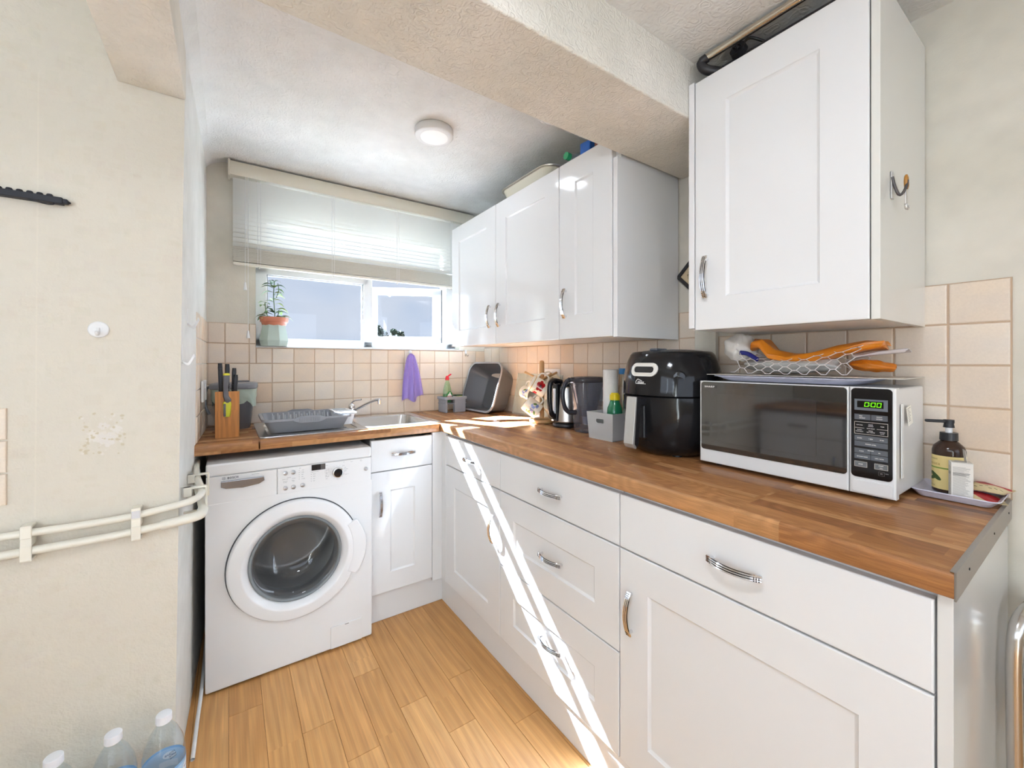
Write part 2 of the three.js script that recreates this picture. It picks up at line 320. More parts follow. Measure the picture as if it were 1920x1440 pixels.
// tiles: each a bevelled piece set on a bed of grout
{
  const grout = std(lin(0.56, 0.41, 0.285), { roughness: 0.9, bumpMap: rep(woodchip, 8), bumpScale: 0.0004 });
  const speck = dataTex(256, (i, j) => { const k = (j * 2) * 512 + i * 2; const v = 0.955 + 0.03 * nD[k] + 0.02 * nB[k] + 0.02 * nC[k]; return [Math.min(255, 250 * v), Math.min(255, 248 * v - 3 * nD[k]), Math.min(255, 246 * v - 9 * nD[k])]; });
  const tone = [[0.80, 0.69, 0.575], [0.82, 0.715, 0.60], [0.79, 0.66, 0.53], [0.83, 0.74, 0.64], [0.80, 0.625, 0.465]].map((c) => std(lin(...c), { map: speck, roughness: 0.3, bumpMap: speck, bumpScale: 0.0005 }));
  const geos = new Map();
  const tile = (parent, w, h, pos, turn) => {
    const k = `${w.toFixed(4)}_${h.toFixed(4)}`;
    if (!geos.has(k)) geos.set(k, [0, 1, 2].map((s) => { const g = panelFront(-w / 2, w / 2, -h / 2, h / 2, [[0, -0.004], [0.0002, 0.0012], [0.0012, 0.0026], [0.003, 0.003]]), p = g.attributes.position; for (let i = 0; i < p.count; i++) g.attributes.uv.setXY(i, p.getX(i) * 5 + s * 0.37, p.getY(i) * 5 + s * 0.61); return g; }));
    const pick = rnd(), m = tone[pick < 0.28 ? 0 : pick < 0.55 ? 1 : pick < 0.74 ? 2 : pick < 0.93 ? 3 : 4];
    const t = new THREE.Mesh(geos.get(k)[Math.floor(rnd() * 3)], m); t.name = 'tile'; t.position.set(...pos); t.rotation.y = turn; t.rotation.z = rr(-0.004, 0.004); parent.add(t);
  };
  const rows = [0.9165, 1.0190, 1.1185, 1.2180, 1.3176, 1.4176], G = 0.0036;
  const lay = (parent, cuts, y0, y1, place) => {
    for (let i = 0; i + 1 < cuts.length; i++) { const w = Math.abs(cuts[i + 1] - cuts[i]) - G, h = y1 - y0 - G; if (w > 0.004 && h > 0.004) place((cuts[i] + cuts[i + 1]) / 2, (y0 + y1) / 2, w, h); }
  };
  const onWin = (x, y, w, h) => tile(wallWindow, w, h, [x, y, ZW + 0.003], 0);
  const cols = [-0.086]; for (let k = -1; k <= 14; k++) { const x = 0.084 + 0.1 * k; if (x < XW - 0.02) cols.push(x); } cols.push(XW);
  for (let r = 0; r < 3; r++) lay(wallWindow, cols, rows[r], rows[r + 1], onWin);
  lay(wallWindow, cols.filter((x) => x < 0.1).concat([0.114]), rows[3], rows[4], onWin);
  lay(wallWindow, cols.filter((x) => x < 0.1).concat([0.114]), rows[4], rows[5], onWin);
  lay(wallWindow, [0.114].concat(cols.filter((x) => x > 0.15)), rows[3], 1.297, onWin);
  mesh('grout', [span(-0.088, XW, TOP, 1.299, ZW, ZW + 0.0042), span(-0.088, 0.113, 1.299, 1.4178, ZW, ZW + 0.0042)], grout, wallWindow);
  const onRight = (z, y, w, h) => tile(wallRight, w, h, [XW - 0.003, y, z], -PI / 2);
  const far = [ZW + 0.004]; for (let k = -1; k <= 13; k++) far.push(-2.2635 + 0.1 * k); far.push(-0.891);
  const near = [-0.806]; for (let k = 6; k >= 0; k--) near.push(-0.1318 - 0.1 * k);
  for (let r = 0; r < 4; r++) { lay(wallRight, far, rows[r], r === 3 ? 1.3176 : rows[r + 1], onRight); lay(wallRight, near, rows[r], rows[r + 1], onRight); }
  lay(wallRight, [-0.9635, -0.891], rows[4], rows[5], onRight); lay(wallRight, near.filter((z) => z > -0.4), rows[4], rows[5], onRight);
  mesh('grout', [span(XW - 0.0042, XW, TOP, 1.3178, ZW, -0.891), span(XW - 0.0042, XW, 1.3178, 1.4178, -0.966, -0.891), span(XW - 0.0042, XW, TOP, 1.3178, -0.807, -0.131), span(XW - 0.0042, XW, 1.3178, 1.4178, -0.33, -0.131)], grout, wallRight);
  // the return wall beside the sink: two columns of the same tiles above the worktop; and the first tiles of another splashback
  const back = scene.getObjectByName('wall_alcove'), left = scene.getObjectByName('wall_left');
  for (let r = 0; r < 5; r++) for (const [z0, z1] of [[-2.455, -2.36], [-2.36, -2.26], [-2.26, -2.16], [-2.16, -2.06], [-2.06, -1.96]]) tile(back, z1 - z0 - G, rows[r + 1] - rows[r] - G, [-0.0885 - 0.032 * ((z0 + z1) / 2 + 2.462) / 0.94 + 0.0035, (rows[r] + rows[r + 1]) / 2, (z0 + z1) / 2], PI / 2 - 0.028);
  for (const [y0, y1] of [[0.878, 0.957], [0.957, 1.037], [1.037, 1.116]]) for (let k = 0; k < 4; k++) tile(left, 0.0964, y1 - y0 - G, [-0.442 - 0.05 - 0.1 * k, (y0 + y1) / 2, ZL + 0.003], 0);
}
// skirting along the return wall: the white pipe that runs down behind the washing machine
// ---------------------------------------------------------------- window above the sink
{
  const w = new THREE.Group(); w.name = 'window_1'; w.userData = { kind: 'structure', label: 'white plastic window above the sink, right-hand sash ajar' }; scene.add(w);
  const zf = -2.525, zb = -2.575, zg = -2.550;
  mesh('sill', span(WX0 + 0.001, WX1 + 0.02, WY0 - 0.001, WY0 + 0.006, zb, ZW + 0.016, 0.002), mPVC, w);
  mesh('frame', [span(WX0, WX1, WY0 + 0.005, 1.348, zb, zf, 0.004), span(WX0, 0.690, 1.686, 1.835, zb, zf, 0.004), span(0.690, WX1, 1.745, 1.835, zb, zf, 0.004), span(WX0, WX1, WY1 - 0.05, WY1, zb, zf, 0.004), span(WX0, 0.1645, WY0 + 0.01, WY1, zb, zf, 0.004), span(1.198, WX1, WY0 + 0.01, WY1, zb, zf, 0.004), span(0.659, 0.712, WY0 + 0.01, WY1, zb, zf, 0.004)], mPVC, w);
  mesh('glazing_bead', [span(0.1645, 0.659, 1.346, 1.352, zg, zf - 0.004), span(0.1645, 0.659, 1.681, 1.687, zg, zf - 0.004), span(0.1645, 0.170, 1.35, 1.686, zg, zf - 0.004), span(0.653, 0.659, 1.35, 1.686, zg, zf - 0.004)], std(lin(0.55, 0.57, 0.6), { roughness: 0.4 }), w);
  const pane = (x0, x1, y0, y1) => mesh('pane', new THREE.PlaneGeometry(x1 - x0, y1 - y0).translate((x0 + x1) / 2, (y0 + y1) / 2, zg), mGlass, w);
  pane(0.1645, 0.659, 1.347, 1.687); pane(0.1645, 0.659, 1.833, 2.081); pane(0.712, 1.199, 1.833, 2.081);
  // the sash, hinged at its right edge and pushed open
  const s = new THREE.Group(); s.name = 'sash'; s.position.set(1.178, 0, zg - 0.004); s.rotation.y = -THREE.MathUtils.degToRad(24); w.add(s);
  const SW = 0.462;
  mesh('sash_frame', [span(-SW, 0, 1.346, 1.391, -0.025, 0.025, 0.005), span(-SW, 0, 1.666, 1.709, -0.025, 0.025, 0.005), span(-SW, -SW + 0.046, 1.36, 1.70, -0.025, 0.025, 0.005), span(-0.062, 0, 1.36, 1.70, -0.025, 0.025, 0.005)], mPVC, s);
  mesh('pane', new THREE.PlaneGeometry(SW - 0.1, 0.29).translate(-SW / 2 - 0.005, 1.528, 0), mGlass, s);
  mesh('stay', [rod([-0.33, 1.65, 0.032], [-0.40, 1.688, 0.10], 0.004)], std(lin(0.30, 0.33, 0.34), { metalness: 0.7, roughness: 0.4 }), s);
  mesh('seal', span(-0.003, 0.004, 1.35, 1.705, 0.010, 0.026), std(lin(0.05, 0.055, 0.06), { roughness: 0.7 }), s);
  mesh('handle', [span(-SW + 0.012, -SW + 0.034, 1.50, 1.56, 0.03, 0.042, 0.004), span(-SW + 0.014, -SW + 0.030, 1.43, 1.54, 0.042, 0.056, 0.005)], mPVC, s);
}
// an unseen rail added outside, above the left pane: it draws the dark bar across the sun on the cupboards
{
  const g = thing('shadow_rail', 'unseen white round rail added outside above the left window pane to cast a dark bar', 'rail', [0, 0, 0]);
  mesh('rail', rod([-0.9, 1.834, -2.83], [0.53, 1.834, -2.83], 0.026, 16), mPVC, g); mesh('bracket', span(0.10, 0.13, 1.824, 1.844, -2.83, -2.76), mPVC, g);
}
// a tree beyond the glass
{
  const t = thing('tree', 'dark leafy treetop seen through the opening sash', 'tree', [3.62, 0, -12.0]);
  mesh('trunk', tube([[0, -1, 0], [0.05, 1.0, 0], [-0.05, 1.85, 0.05]], 0.05, 10, 7), std(lin(0.10, 0.07, 0.05), { roughness: 0.9 }), t);
  const leaf = []; const one = new THREE.PlaneGeometry(0.075, 0.04);
  const clumps = [[-0.20, 2.24, 0.13], [-0.08, 2.14, 0.15], [-0.24, 2.05, 0.16], [0.06, 2.02, 0.13], [0.38, 2.10, 0.09], [0.58, 2.03, 0.11], [0.2, 1.80, 0.2], [-0.2, 1.7, 0.25], [0.45, 1.75, 0.2]];
  for (const [cx, cy, r] of clumps) for (let i = 0; i < 150; i++) {
    const q = r * Math.cbrt(rnd()), a = rnd() * 2 * PI, c = rr(-1, 1), s = Math.sqrt(1 - c * c);
    leaf.push(one.clone().rotateX(rr(-1.5, 1.5)).rotateY(rnd() * 6).rotateZ(rr(-1, 1)).translate(cx + q * s * Math.cos(a), cy + q * c, q * s * Math.sin(a)));
  }
  const f = mesh('foliage', leaf, phys(lin(0.055, 0.085, 0.055), { roughness: 0.8, side: THREE.DoubleSide }), t); f.userData.kind = 'stuff';
}
// ---------------------------------------------------------------- blind, ceiling light
{
  const b = thing('venetian_blind', 'cream slatted blind drawn halfway down over the sink window', 'blind', [0, 0, 0]);
  const cream = phys(lin(0.78, 0.77, 0.72), { roughness: 0.5, transmission: 0.05, thickness: 0, side: THREE.DoubleSide }), rail = std(lin(0.74, 0.71, 0.60), { roughness: 0.4 });
  const solid = std(lin(0.60, 0.58, 0.50), { roughness: 0.45, side: THREE.DoubleSide }), x0 = 0.016, x1 = 1.318, zc = -2.425;  // stacked slats get a darker copy, their shade put into the colour
  const hp = []; for (let i = 0; i <= 8; i++) { const a = i / 8; hp.push([-2.398 + 0.006 * Math.sin(a * PI), 2.128 + 0.066 * a]); }
  const hr = new THREE.Shape([...hp.map(([z, y]) => new THREE.Vector2(-z, y)), new THREE.Vector2(2.456, 2.194), new THREE.Vector2(2.456, 2.128)]);
  mesh('headrail', new THREE.ExtrudeGeometry(hr, { depth: 1.332, bevelEnabled: false }).rotateY(PI / 2).translate(0.003, 0, 0), rail, b);
  mesh('end_bracket', span(-0.004, 0.006, 2.118, 2.198, -2.456, -2.388, 0.002), rail, b);
  const slat = (tilt) => {                       // gently crowned strip, 25 mm wide
    const L = []; for (const x of [x0, x1]) { const row = []; for (let i = 0; i <= 6; i++) { const t = i / 6 * 2 - 1, u = 0.0125 * t, c = 0.0045 * (1 - t * t); row.push([x, c * Math.cos(tilt) + u * Math.sin(tilt), u * Math.cos(tilt) - c * Math.sin(tilt)]); } L.push(row); }
    return tidy(stitch(L, false, false, 1.2, false));
  };
  const g1 = slat(0.70), g2 = tidy(span(x0, x1, -0.0021, 0.0021, -0.0125, 0.0125, 0.0012, 1)), g3 = g2;
  for (let i = 0; i < 15; i++) { const m = new THREE.Mesh(g1, cream); m.name = 'slat'; m.position.set(0, 2.112 - i * 0.0222, zc); b.add(m); }
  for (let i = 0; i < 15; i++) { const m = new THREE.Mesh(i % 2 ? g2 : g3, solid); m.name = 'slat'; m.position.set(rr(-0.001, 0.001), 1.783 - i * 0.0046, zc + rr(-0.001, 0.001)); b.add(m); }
  mesh('bottom_rail', span(x0, x1, 1.700, 1.713, zc - 0.0125, zc + 0.0125, 0.003), rail, b);
  for (const x of [0.125, 0.47, 0.83, 1.18]) {
    mesh('ladder_cord', [rod([x - 0.006, 2.13, zc + 0.0135], [x - 0.006, 1.705, zc + 0.0135], 0.0009, 5), rod([x + 0.006, 2.13, zc + 0.0135], [x + 0.006, 1.705, zc + 0.0135], 0.0009, 5)], mWhitePlastic, b);
    mesh('cord_plug', cyl(0.005, 0.004, 0.008, x, 1.696, zc, 10), std(lin(0.6, 0.58, 0.52)), b);
  }
  for (const [x, y] of [[0.066, 1.61], [0.078, 1.375]]) {
    const c = mesh('pull_cord', rod([x, 2.13, -2.398], [x, y, -2.402], 0.0012, 6), mWhitePlastic, b); mesh('tassel', cyl(0.004, 0.0085, 0.036, x, y - 0.014, -2.402, 10), mWhitePlastic, c);
  }
}
{
  const L = thing('ceiling_light', 'round flush white ceiling light above the sink', 'ceiling light', [0.715, YC, -1.625]);
  mesh('body', lathe([[0, 0], [0.078, 0], [0.080, -0.004], [0.080, -0.026], [0.077, -0.031], [0.060, -0.033], [0.058, -0.032]], 48), mWhitePlastic, L);
  mesh('diffuser', lathe([[0.058, -0.032], [0.057, -0.034], [0.03, -0.0355], [0, -0.036]], 40), phys(lin(0.84, 0.84, 0.83), { roughness: 0.4, emissive: lin(0.12, 0.12, 0.115) }), L);
  const fillLamp = new THREE.RectAreaLight(lin(0.92, 0.98, 1.09), 20, 0.11, 0.11); fillLamp.name = 'fillLamp'; fillLamp.position.set(0, -0.04, 0); fillLamp.rotation.x = -PI / 2; L.add(fillLamp);  // glow and light are added to brighten the alcove; the fitting is off
}
{ // an unseen light of the same kind, added to brighten the kitchen
  const L = thing('ceiling_light', 'round flush white ceiling light added out of view to brighten the kitchen', 'ceiling light', [0.08, YM, -0.18]);
  mesh('body', lathe([[0, 0], [0.148, 0], [0.15, -0.004], [0.15, -0.03], [0.145, -0.035], [0.13, -0.037]], 48), mWhitePlastic, L);
  mesh('diffuser', lathe([[0.13, -0.037], [0.128, -0.04], [0.06, -0.044], [0, -0.045]], 40), phys(lin(0.84, 0.84, 0.83), { roughness: 0.4, emissive: lin(0.5, 0.49, 0.46) }), L);
  const fillLamp = new THREE.RectAreaLight(lin(0.92, 0.98, 1.09), 28, 0.23, 0.23); fillLamp.name = 'fillLamp'; fillLamp.position.set(0, -0.05, 0); fillLamp.rotation.x = -PI / 2; L.add(fillLamp);
}
// ---------------------------------------------------------------- cupboards
const handleGeo = (() => {
  const L = 0.116, n = 18, loops = [], prof = [];
  for (let i = 0; i <= 12; i++) prof.push([-0.0072 + 0.0144 * i / 12, 0.0026 + 0.0013 * Math.cos(6 * PI * i / 12 + PI), i]);
  prof.push([0.0072, -0.0012, 99], [-0.0072, -0.0012, 99]);
  for (let j = 0; j <= n; j++) { const t = j / n * 2 - 1, z = 0.011 + 0.017 * (1 - t * t), sl = -0.034 * t / (L / 2) * 1, nn = 1 / Math.hypot(1, sl); loops.push(prof.map(([y, d]) => [t * L / 2 - d * sl * nn * 0.6, y, z + d * nn])); }
  const bow = tidy(stitch(loops, true, true, 0.9)); tint(bow, 1, 1, 1);
  const p = bow.attributes.position, c = bow.attributes.color;           // the three grooves are coloured dark
  for (let i = 0; i < p.count; i++) { const y = p.getY(i), ph = (y + 0.0072) / 0.0144 * 12, k = Math.cos(6 * PI * ph / 12 + PI), x = Math.abs(p.getX(i)); if (k < -0.6 && x < 0.043) c.setXYZ(i, 0.03, 0.03, 0.035); }
  const feet = [-0.05, 0.05].map((x) => tint(tidy(cyl(0.0042, 0.0048, 0.016, 0, 0, 0, 12).rotateX(PI / 2).translate(x, 0, 0.007)), 1, 1, 1));
  const dots = []; for (const s of [-1, 1]) for (let i = 0; i < 3; i++) for (let j = 0; j < 3; j++) { const x = s * (0.0465 + i * 0.0042), t = x / (L / 2); dots.push(tint(tidy(box(0.0016, 0.0016, 0.002, x, (j - 1) * 0.0042, 0.011 + 0.017 * (1 - t * t) + 0.0032)), 0.02, 0.02, 0.02)); }
  return join([bow, feet, dots]);
})();
// a unit seen from its front: x to the right, y up, z towards the viewer; fronts [name, x0, x1, y0, y1, recessed?, handle x, handle y, upright?]
function unit(name, label, category, pos, turn, w, y0, y1, depth, fronts, group, extra) {
  const u = thing(name, label, category, pos, turn, group);
  mesh('carcass', span(0.001, w - 0.001, y0, y1, -depth, -0.021), mCarcass, u);
  for (const [n, a, b, c, d, rec, hx, hy, up] of fronts) {
    const rings = rec ? [[0, -0.020], [0, -0.0025], [0.0008, -0.0008], [0.0025, 0], [rec, 0], [rec + 0.0015, -0.0022], [rec + 0.006, -0.0055], [rec + 0.0075, -0.006]] : [[0, -0.020], [0, -0.003], [0.001, -0.001], [0.003, 0]];
    const f = mesh(n, panelFront(a, b, c, d, rings), mGloss, u);
    if (hx !== undefined) mesh('handle', handleGeo, mChrome, f, [hx, hy, -0.0005], up ? [0, 0, PI / 2] : undefined);
  }
  extra?.(u); return u;
}
const XF = 0.893, ZF = -1.935, G2 = 0.0016, baseY = 0.128, doorTop = 0.7115, drTop = 0.861, RT = -PI / 2;
const drawerSplit = doorTop + 0.004;
unit('base_cupboard', 'white base cupboard with one drawer, between the corner post and the washing machine', 'cupboard', [0.538, 0, ZF], 0, 0.304, 0.145, 0.750, 0.50,
  [['drawer', G2, 0.304 - G2, drawerSplit, drTop, 0, 0.152, 0.790], ['door', G2, 0.304 - G2, 0.145, doorTop, 0.09, 0.042, 0.565, true]], 'white base cupboards');
solo('corner_post', [span(0.8435, 0.908, 0.125, 0.872, -1.958, ZF - 0.003, 0.002), span(0.894, 0.908, 0.125, 0.872, ZF - 0.004, -1.8915, 0.002)], mGloss, 'narrow white corner post where the two runs of base cupboards meet', 'corner post');
unit('base_cupboard', 'white base cupboard with one drawer and door, next to the corner post', 'cupboard', [XF, 0, -1.890], RT, 0.500, baseY, 0.872, 0.54,
  [['drawer', G2, 0.5 - G2, drawerSplit, drTop, 0, 0.26, 0.788], ['door', G2, 0.5 - G2, baseY, doorTop, 0.09, 0.5 - 0.042, 0.548, true]], 'white base cupboards');
unit('drawer_unit', 'white base unit of three drawers with bow handles', 'drawer unit', [XF, 0, -1.389], RT, 0.611, baseY, 0.872, 0.54,
  [['drawer', G2, 0.611 - G2, drawerSplit, drTop, 0, 0.32, 0.787], ['drawer', G2, 0.611 - G2, 0.4215, doorTop, 0.092, 0.32, 0.566], ['drawer', G2, 0.611 - G2, baseY, 0.4175, 0.092, 0.32, 0.279]], 'white base cupboards');
unit('base_cupboard', 'wide white base cupboard with drawer above door, at the open end of the worktop', 'cupboard', [XF, 0, -0.777], RT, 0.640, baseY, 0.872, 0.54,
  [['drawer', G2, 0.6195, drawerSplit, drTop, 0, 0.318, 0.788], ['door', G2, 0.6195, baseY, doorTop, 0.092, 0.042, 0.553, true]], 'white base cupboards',
  (u) => mesh('end_panel', span(0.6225, 0.640, 0.0, 0.872, -0.555, -0.002, 0.0012), phys(lin(0.72, 0.715, 0.69), { roughness: 0.1 }), u));
solo('plinth', span(0.530, 0.909, 0.001, 0.142, -1.985, -1.967, 0.0015), mGloss, 'low white plinth board beside the washing machine', 'plinth');
solo('plinth', span(0.908, 0.926, 0.001, 0.126, -1.984, -0.157, 0.0015), mGloss, 'long low white plinth board under the drawers', 'plinth');
const XU = 1.10, up0 = 1.316, up1 = 2.013, UD = 0.352;
for (const [z0, z1, label, hx, gap] of [[-2.244, -1.752, 'white gloss wall cupboard nearest the blind', 0.492 - 0.045, 0], [-1.752, -1.270, 'white gloss wall cupboard under the cream baking dish', 0.042, 0], [-1.270, -0.967, 'narrow white gloss wall cupboard under the green capped bottle', 0.042, 0.022]]) {
  const w = z1 - z0;
  unit('wall_cupboard', label, 'cupboard', [XU, 0, z0], RT, w, up0 + 0.003, up1 - 0.002, UD, [['door', G2, w - G2 - gap, up0, up1, 0.09, hx, 1.456, true]], 'white wall cupboards',
    gap ? (u) => mesh('end_panel', span(w - 0.019, w, up0 - 0.003, 1.9345, -UD, -0.001, 0.0012), mGloss, u) : undefined);
}
unit('wall_cupboard', 'tall single white wall cupboard above the microwave', 'cupboard', [XU, 0, -0.700], RT, 0.428, up0 + 0.003, 2.022, UD, [['door', 0.0205, 0.4105, up0, 2.022, 0.088, 0.056, 1.462, true]], 'white wall cupboards',
  (u) => { mesh('filler_strip', span(0, 0.0175, up0 + 0.006, 2.028, -UD, -0.001, 0.0012), mGloss, u); mesh('end_panel', span(0.413, 0.428, up0 - 0.001, 2.022, -UD, 0, 0.0012), phys(lin(0.74, 0.73, 0.68), { roughness: 0.12 }), u); });

// ---------------------------------------------------------------- worktops
seed = 771;
const wtTex = (() => {
  const W = 2048, H = 640, d = new Uint8Array(W * H * 4), fine = noiseField(512, 170, 31), wav = noiseField(512, 9, 32), med = noiseField(512, 40, 33);
  const tones = [[184, 130, 82], [168, 115, 71], [196, 143, 94], [156, 106, 68], [178, 124, 78], [124, 88, 62], [160, 111, 73], [202, 150, 100]];
  const rows = []; let y = 0; while (y < H) { if (y >= 520 && y < 548) { rows.push([y, 549, [[-1, W + 1, tones[4], 90]]]); rows.push([549, 600, [[-1, 89, tones[2], 40], [89, 335, tones[1], 200], [335, 1290, tones[2], 330], [1290, W + 1, tones[2], 120]]]); y = 600; continue; } const h = Math.floor(rr(20, 44)); const cuts = []; let x = -rr(0, 300); while (x < W) { const l = rr(140, 460); cuts.push([x, x + l, tones[Math.floor(rnd() * (rnd() < 0.8 ? 5 : 8))], rnd() * 512]); x += l; } rows.push([y, y + h, cuts]); y += h; }
  for (const [a, b, cuts] of rows) for (let j = a; j < Math.min(b, H); j++) for (let i = 0; i < W; i++) {
    const c = cuts.find((q) => i >= q[0] && i < q[1]) ?? cuts[0], o = (j * W + i) * 4, s = Math.floor(c[3]);
    const k = ((j * 6 + s) & 511) * 512 + ((Math.floor(i / 7) + s) & 511), k2 = ((j + s) & 511) * 512 + ((Math.floor(i / 3) + s * 3) & 511);
    const v = 0.82 + 0.16 * fine[k] + 0.14 * (0.5 + 0.5 * Math.sin(wav[k2] * 40)) * med[k2] + (j === a ? -0.06 : 0);
    d[o] = Math.min(255, c[2][0] * v); d[o + 1] = Math.min(255, c[2][1] * v); d[o + 2] = Math.min(255, c[2][2] * v); d[o + 3] = 255;
  }
  const t = new THREE.DataTexture(d, W, H, THREE.RGBAFormat); t.colorSpace = THREE.SRGBColorSpace; t.magFilter = THREE.LinearFilter; t.minFilter = THREE.LinearMipmapLinearFilter; t.generateMipmaps = true; t.wrapS = t.wrapT = THREE.RepeatWrapping; t.anisotropy = 8; t.needsUpdate = true; return t;
})();
const mTop = phys(lin(1, 1, 1), { map: wtTex, roughness: 0.24 });
// profile [across, y] from the back over the top, round the nose and underneath; swept along the length; holes are left as separate slabs
function slab(len, depth, yTop = TOP, th = 0.04) {
  const pr = [[-depth, yTop - th], [-depth, yTop]], R = 0.007;
  for (let i = 0; i <= 5; i++) { const a = PI / 2 - i / 5 * PI / 2; pr.push([-R + R * Math.cos(a), yTop - R + R * Math.sin(a)]); }
  for (let i = 0; i <= 3; i++) { const a = -i / 3 * PI / 2; pr.push([-0.004 + 0.004 * Math.cos(a), yTop - th + 0.004 + 0.004 * Math.sin(a)]); }
  pr.push([-depth, yTop - th]);
  const acc = [0]; for (let i = 1; i < pr.length; i++) acc.push(acc[i - 1] + Math.hypot(pr[i][0] - pr[i - 1][0], pr[i][1] - pr[i - 1][1]));
  const P = [], U = [], tri = (...v) => { for (const [x, q] of v) { P.push(x, pr[q][1], pr[q][0]); U.push(x / 2.0, acc[q] / 0.70); } };
  for (let q = 0; q + 1 < pr.length; q++) tri([0, q], [0, q + 1], [len, q], [len, q], [0, q + 1], [len, q + 1]);
  const g = new THREE.BufferGeometry(); g.setAttribute('position', new THREE.BufferAttribute(new Float32Array(P), 3)); g.setAttribute('uv', new THREE.BufferAttribute(new Float32Array(U), 2));
  const cap = new THREE.ShapeGeometry(new THREE.Shape(pr.slice(0, -1).map(([z, y]) => new THREE.Vector2(-z, y)))).rotateY(PI / 2);
  return join([toCreasedNormals(g, 0.6), cap.clone(), cap.clone().translate(len, 0, 0)]);
}
const WXF = 0.882, WZF = -1.922;
{ // the sink run: slabs round the cut-out of the sink
  const full = [slab(0.215, 0.536), slab(0.009, 0.536).translate(0.985, 0, 0)];
  const nose = slab(0.78, 0.032).translate(0.21, 0, 0);
  const back = metreUV(span(0.21, 0.988, TOP - 0.04, TOP, -0.536, -0.515), 0.5);
  const w = solo('worktop', [full, nose, back], mTop, 'oak block effect worktop around the steel sink, over the washing machine', 'worktop', [-0.112, 0, WZF]);
}
{
  const w = thing('worktop', 'long oak block effect worktop carrying the air fryer and microwave', 'worktop', [WXF, 0, ZW + 0.005], RT);
  const len = -0.1345 - (ZW + 0.005);
  mesh('board', slab(len, 0.570), mTop, w);
  const alu = std(lin(0.42, 0.39, 0.35), { metalness: 0.75, roughness: 0.42, bumpMap: rep(woodchip, 6), bumpScale: 0.0006 });
  mesh('end_trim', [span(len, len + 0.0028, TOP - 0.042, TOP + 0.001, -0.570, 0.001, 0.001), span(len - 0.0045, len + 0.0028, TOP + 0.0002, TOP + 0.0016, -0.570, 0.0, 0.0006)], alu, w);
  for (const z of [-0.09, -0.33, -0.52]) mesh('screw', cyl(0.0022, 0.0022, 0.0016, 0, 0, 0, 8).rotateZ(PI / 2).translate(len + 0.0032, TOP - 0.018, z), mBlack, w);
}
// ---------------------------------------------------------------- sink and tap
{
  const s = thing('sink', 'inset stainless steel sink with ribbed drainer', 'sink', [0, TOP, 0]);
  const x0 = 0.102, x1 = 0.905, z0 = -2.432, z1 = -1.957, y = 0.004;
  const bx0 = 0.53, bx1 = 0.865, bz0 = -2.36, bz1 = -1.995, dx0 = 0.135, dx1 = 0.50;
  const S = rrShape(x1 - x0, z1 - z0, 0.025, (x0 + x1) / 2, -(z0 + z1) / 2);
  S.holes.push(rrShape(bx1 - bx0, bz1 - bz0, 0.05, (bx0 + bx1) / 2, -(bz0 + bz1) / 2, THREE.Path), rrShape(dx1 - dx0, bz1 - bz0, 0.03, (dx0 + dx1) / 2, -(bz0 + bz1) / 2, THREE.Path));
  mesh('deck', new THREE.ExtrudeGeometry(S, { depth: 0.002, bevelEnabled: true, bevelSize: 0.0015, bevelThickness: 0.0015, bevelSegments: 2, curveSegments: 8 }).rotateX(-PI / 2).translate(0, 0.001, 0), mSteel, s);
  const cx = (bx0 + bx1) / 2, cz = (bz0 + bz1) / 2, bw = bx1 - bx0, bd = bz1 - bz0;
  const bowl = mesh('bowl', loft([[bw, bd, 0.05, 0.004, cx, cz], [bw - 0.006, bd - 0.006, 0.05, -0.004, cx, cz], [bw - 0.03, bd - 0.03, 0.06, -0.12, cx, cz], [bw - 0.06, bd - 0.06, 0.06, -0.142, cx, cz], [0.10, 0.10, 0.05, -0.148, cx, cz]], false, true, 6, 1.0), mSteel, s);
  mesh('drain', lathe([[0, 0.001], [0.02, 0.001], [0.03, 0.003], [0.038, 0.001], [0.04, -0.002]], 24).translate(cx, -0.1465, cz), mChrome, bowl);
  const dw = dx1 - dx0, dd = bd, ddx = (dx0 + dx1) / 2;
  mesh('drainer', loft([[dw, dd, 0.03, 0.004, ddx, cz], [dw - 0.008, dd - 0.008, 0.03, -0.004, ddx, cz], [dw - 0.02, dd - 0.02, 0.03, -0.010, ddx, cz]], false, true, 6, 0.8), mSteel, s);
  for (let i = 0; i < 7; i++) mesh('drainer_rib', box(dw - 0.05, 0.005, 0.012, ddx, -0.0085, cz - 0.14 + i * 0.046, 0.0024), mSteel, s);
  const ch = std(lin(0.80, 0.80, 0.82), { metalness: 1, roughness: 0.1 });
  const t = thing('mixer_tap', 'chrome single lever mixer tap behind the dish rack', 'tap', [0.560, TOP + 0.0045, -2.385]); t.scale.setScalar(0.80);
  mesh('body', lathe([[0, 0], [0.027, 0], [0.027, 0.006], [0.022, 0.010], [0.0215, 0.060], [0.023, 0.066], [0.021, 0.085], [0.012, 0.094], [0, 0.096]], 28), ch, t);
  mesh('spout', [tube([[0.005, 0.045, 0.01], [0.03, 0.062, 0.035], [0.085, 0.100, 0.085], [0.125, 0.122, 0.122], [0.142, 0.124, 0.137]], 0.0095, 28, 12), cyl(0.011, 0.0105, 0.03, 0.147, 0.110, 0.141, 16), ball(0.0115, 0.147, 0.124, 0.141)], ch, t);
  mesh('lever', [tube([[-0.004, 0.090, 0], [0.0, 0.104, 0.012], [0.014, 0.118, 0.03], [0.05, 0.126, 0.055]], 0.006, 18, 10), ball(0.019, 0, 0.084, 0, 1, 0.8, 1)], ch, t);
}
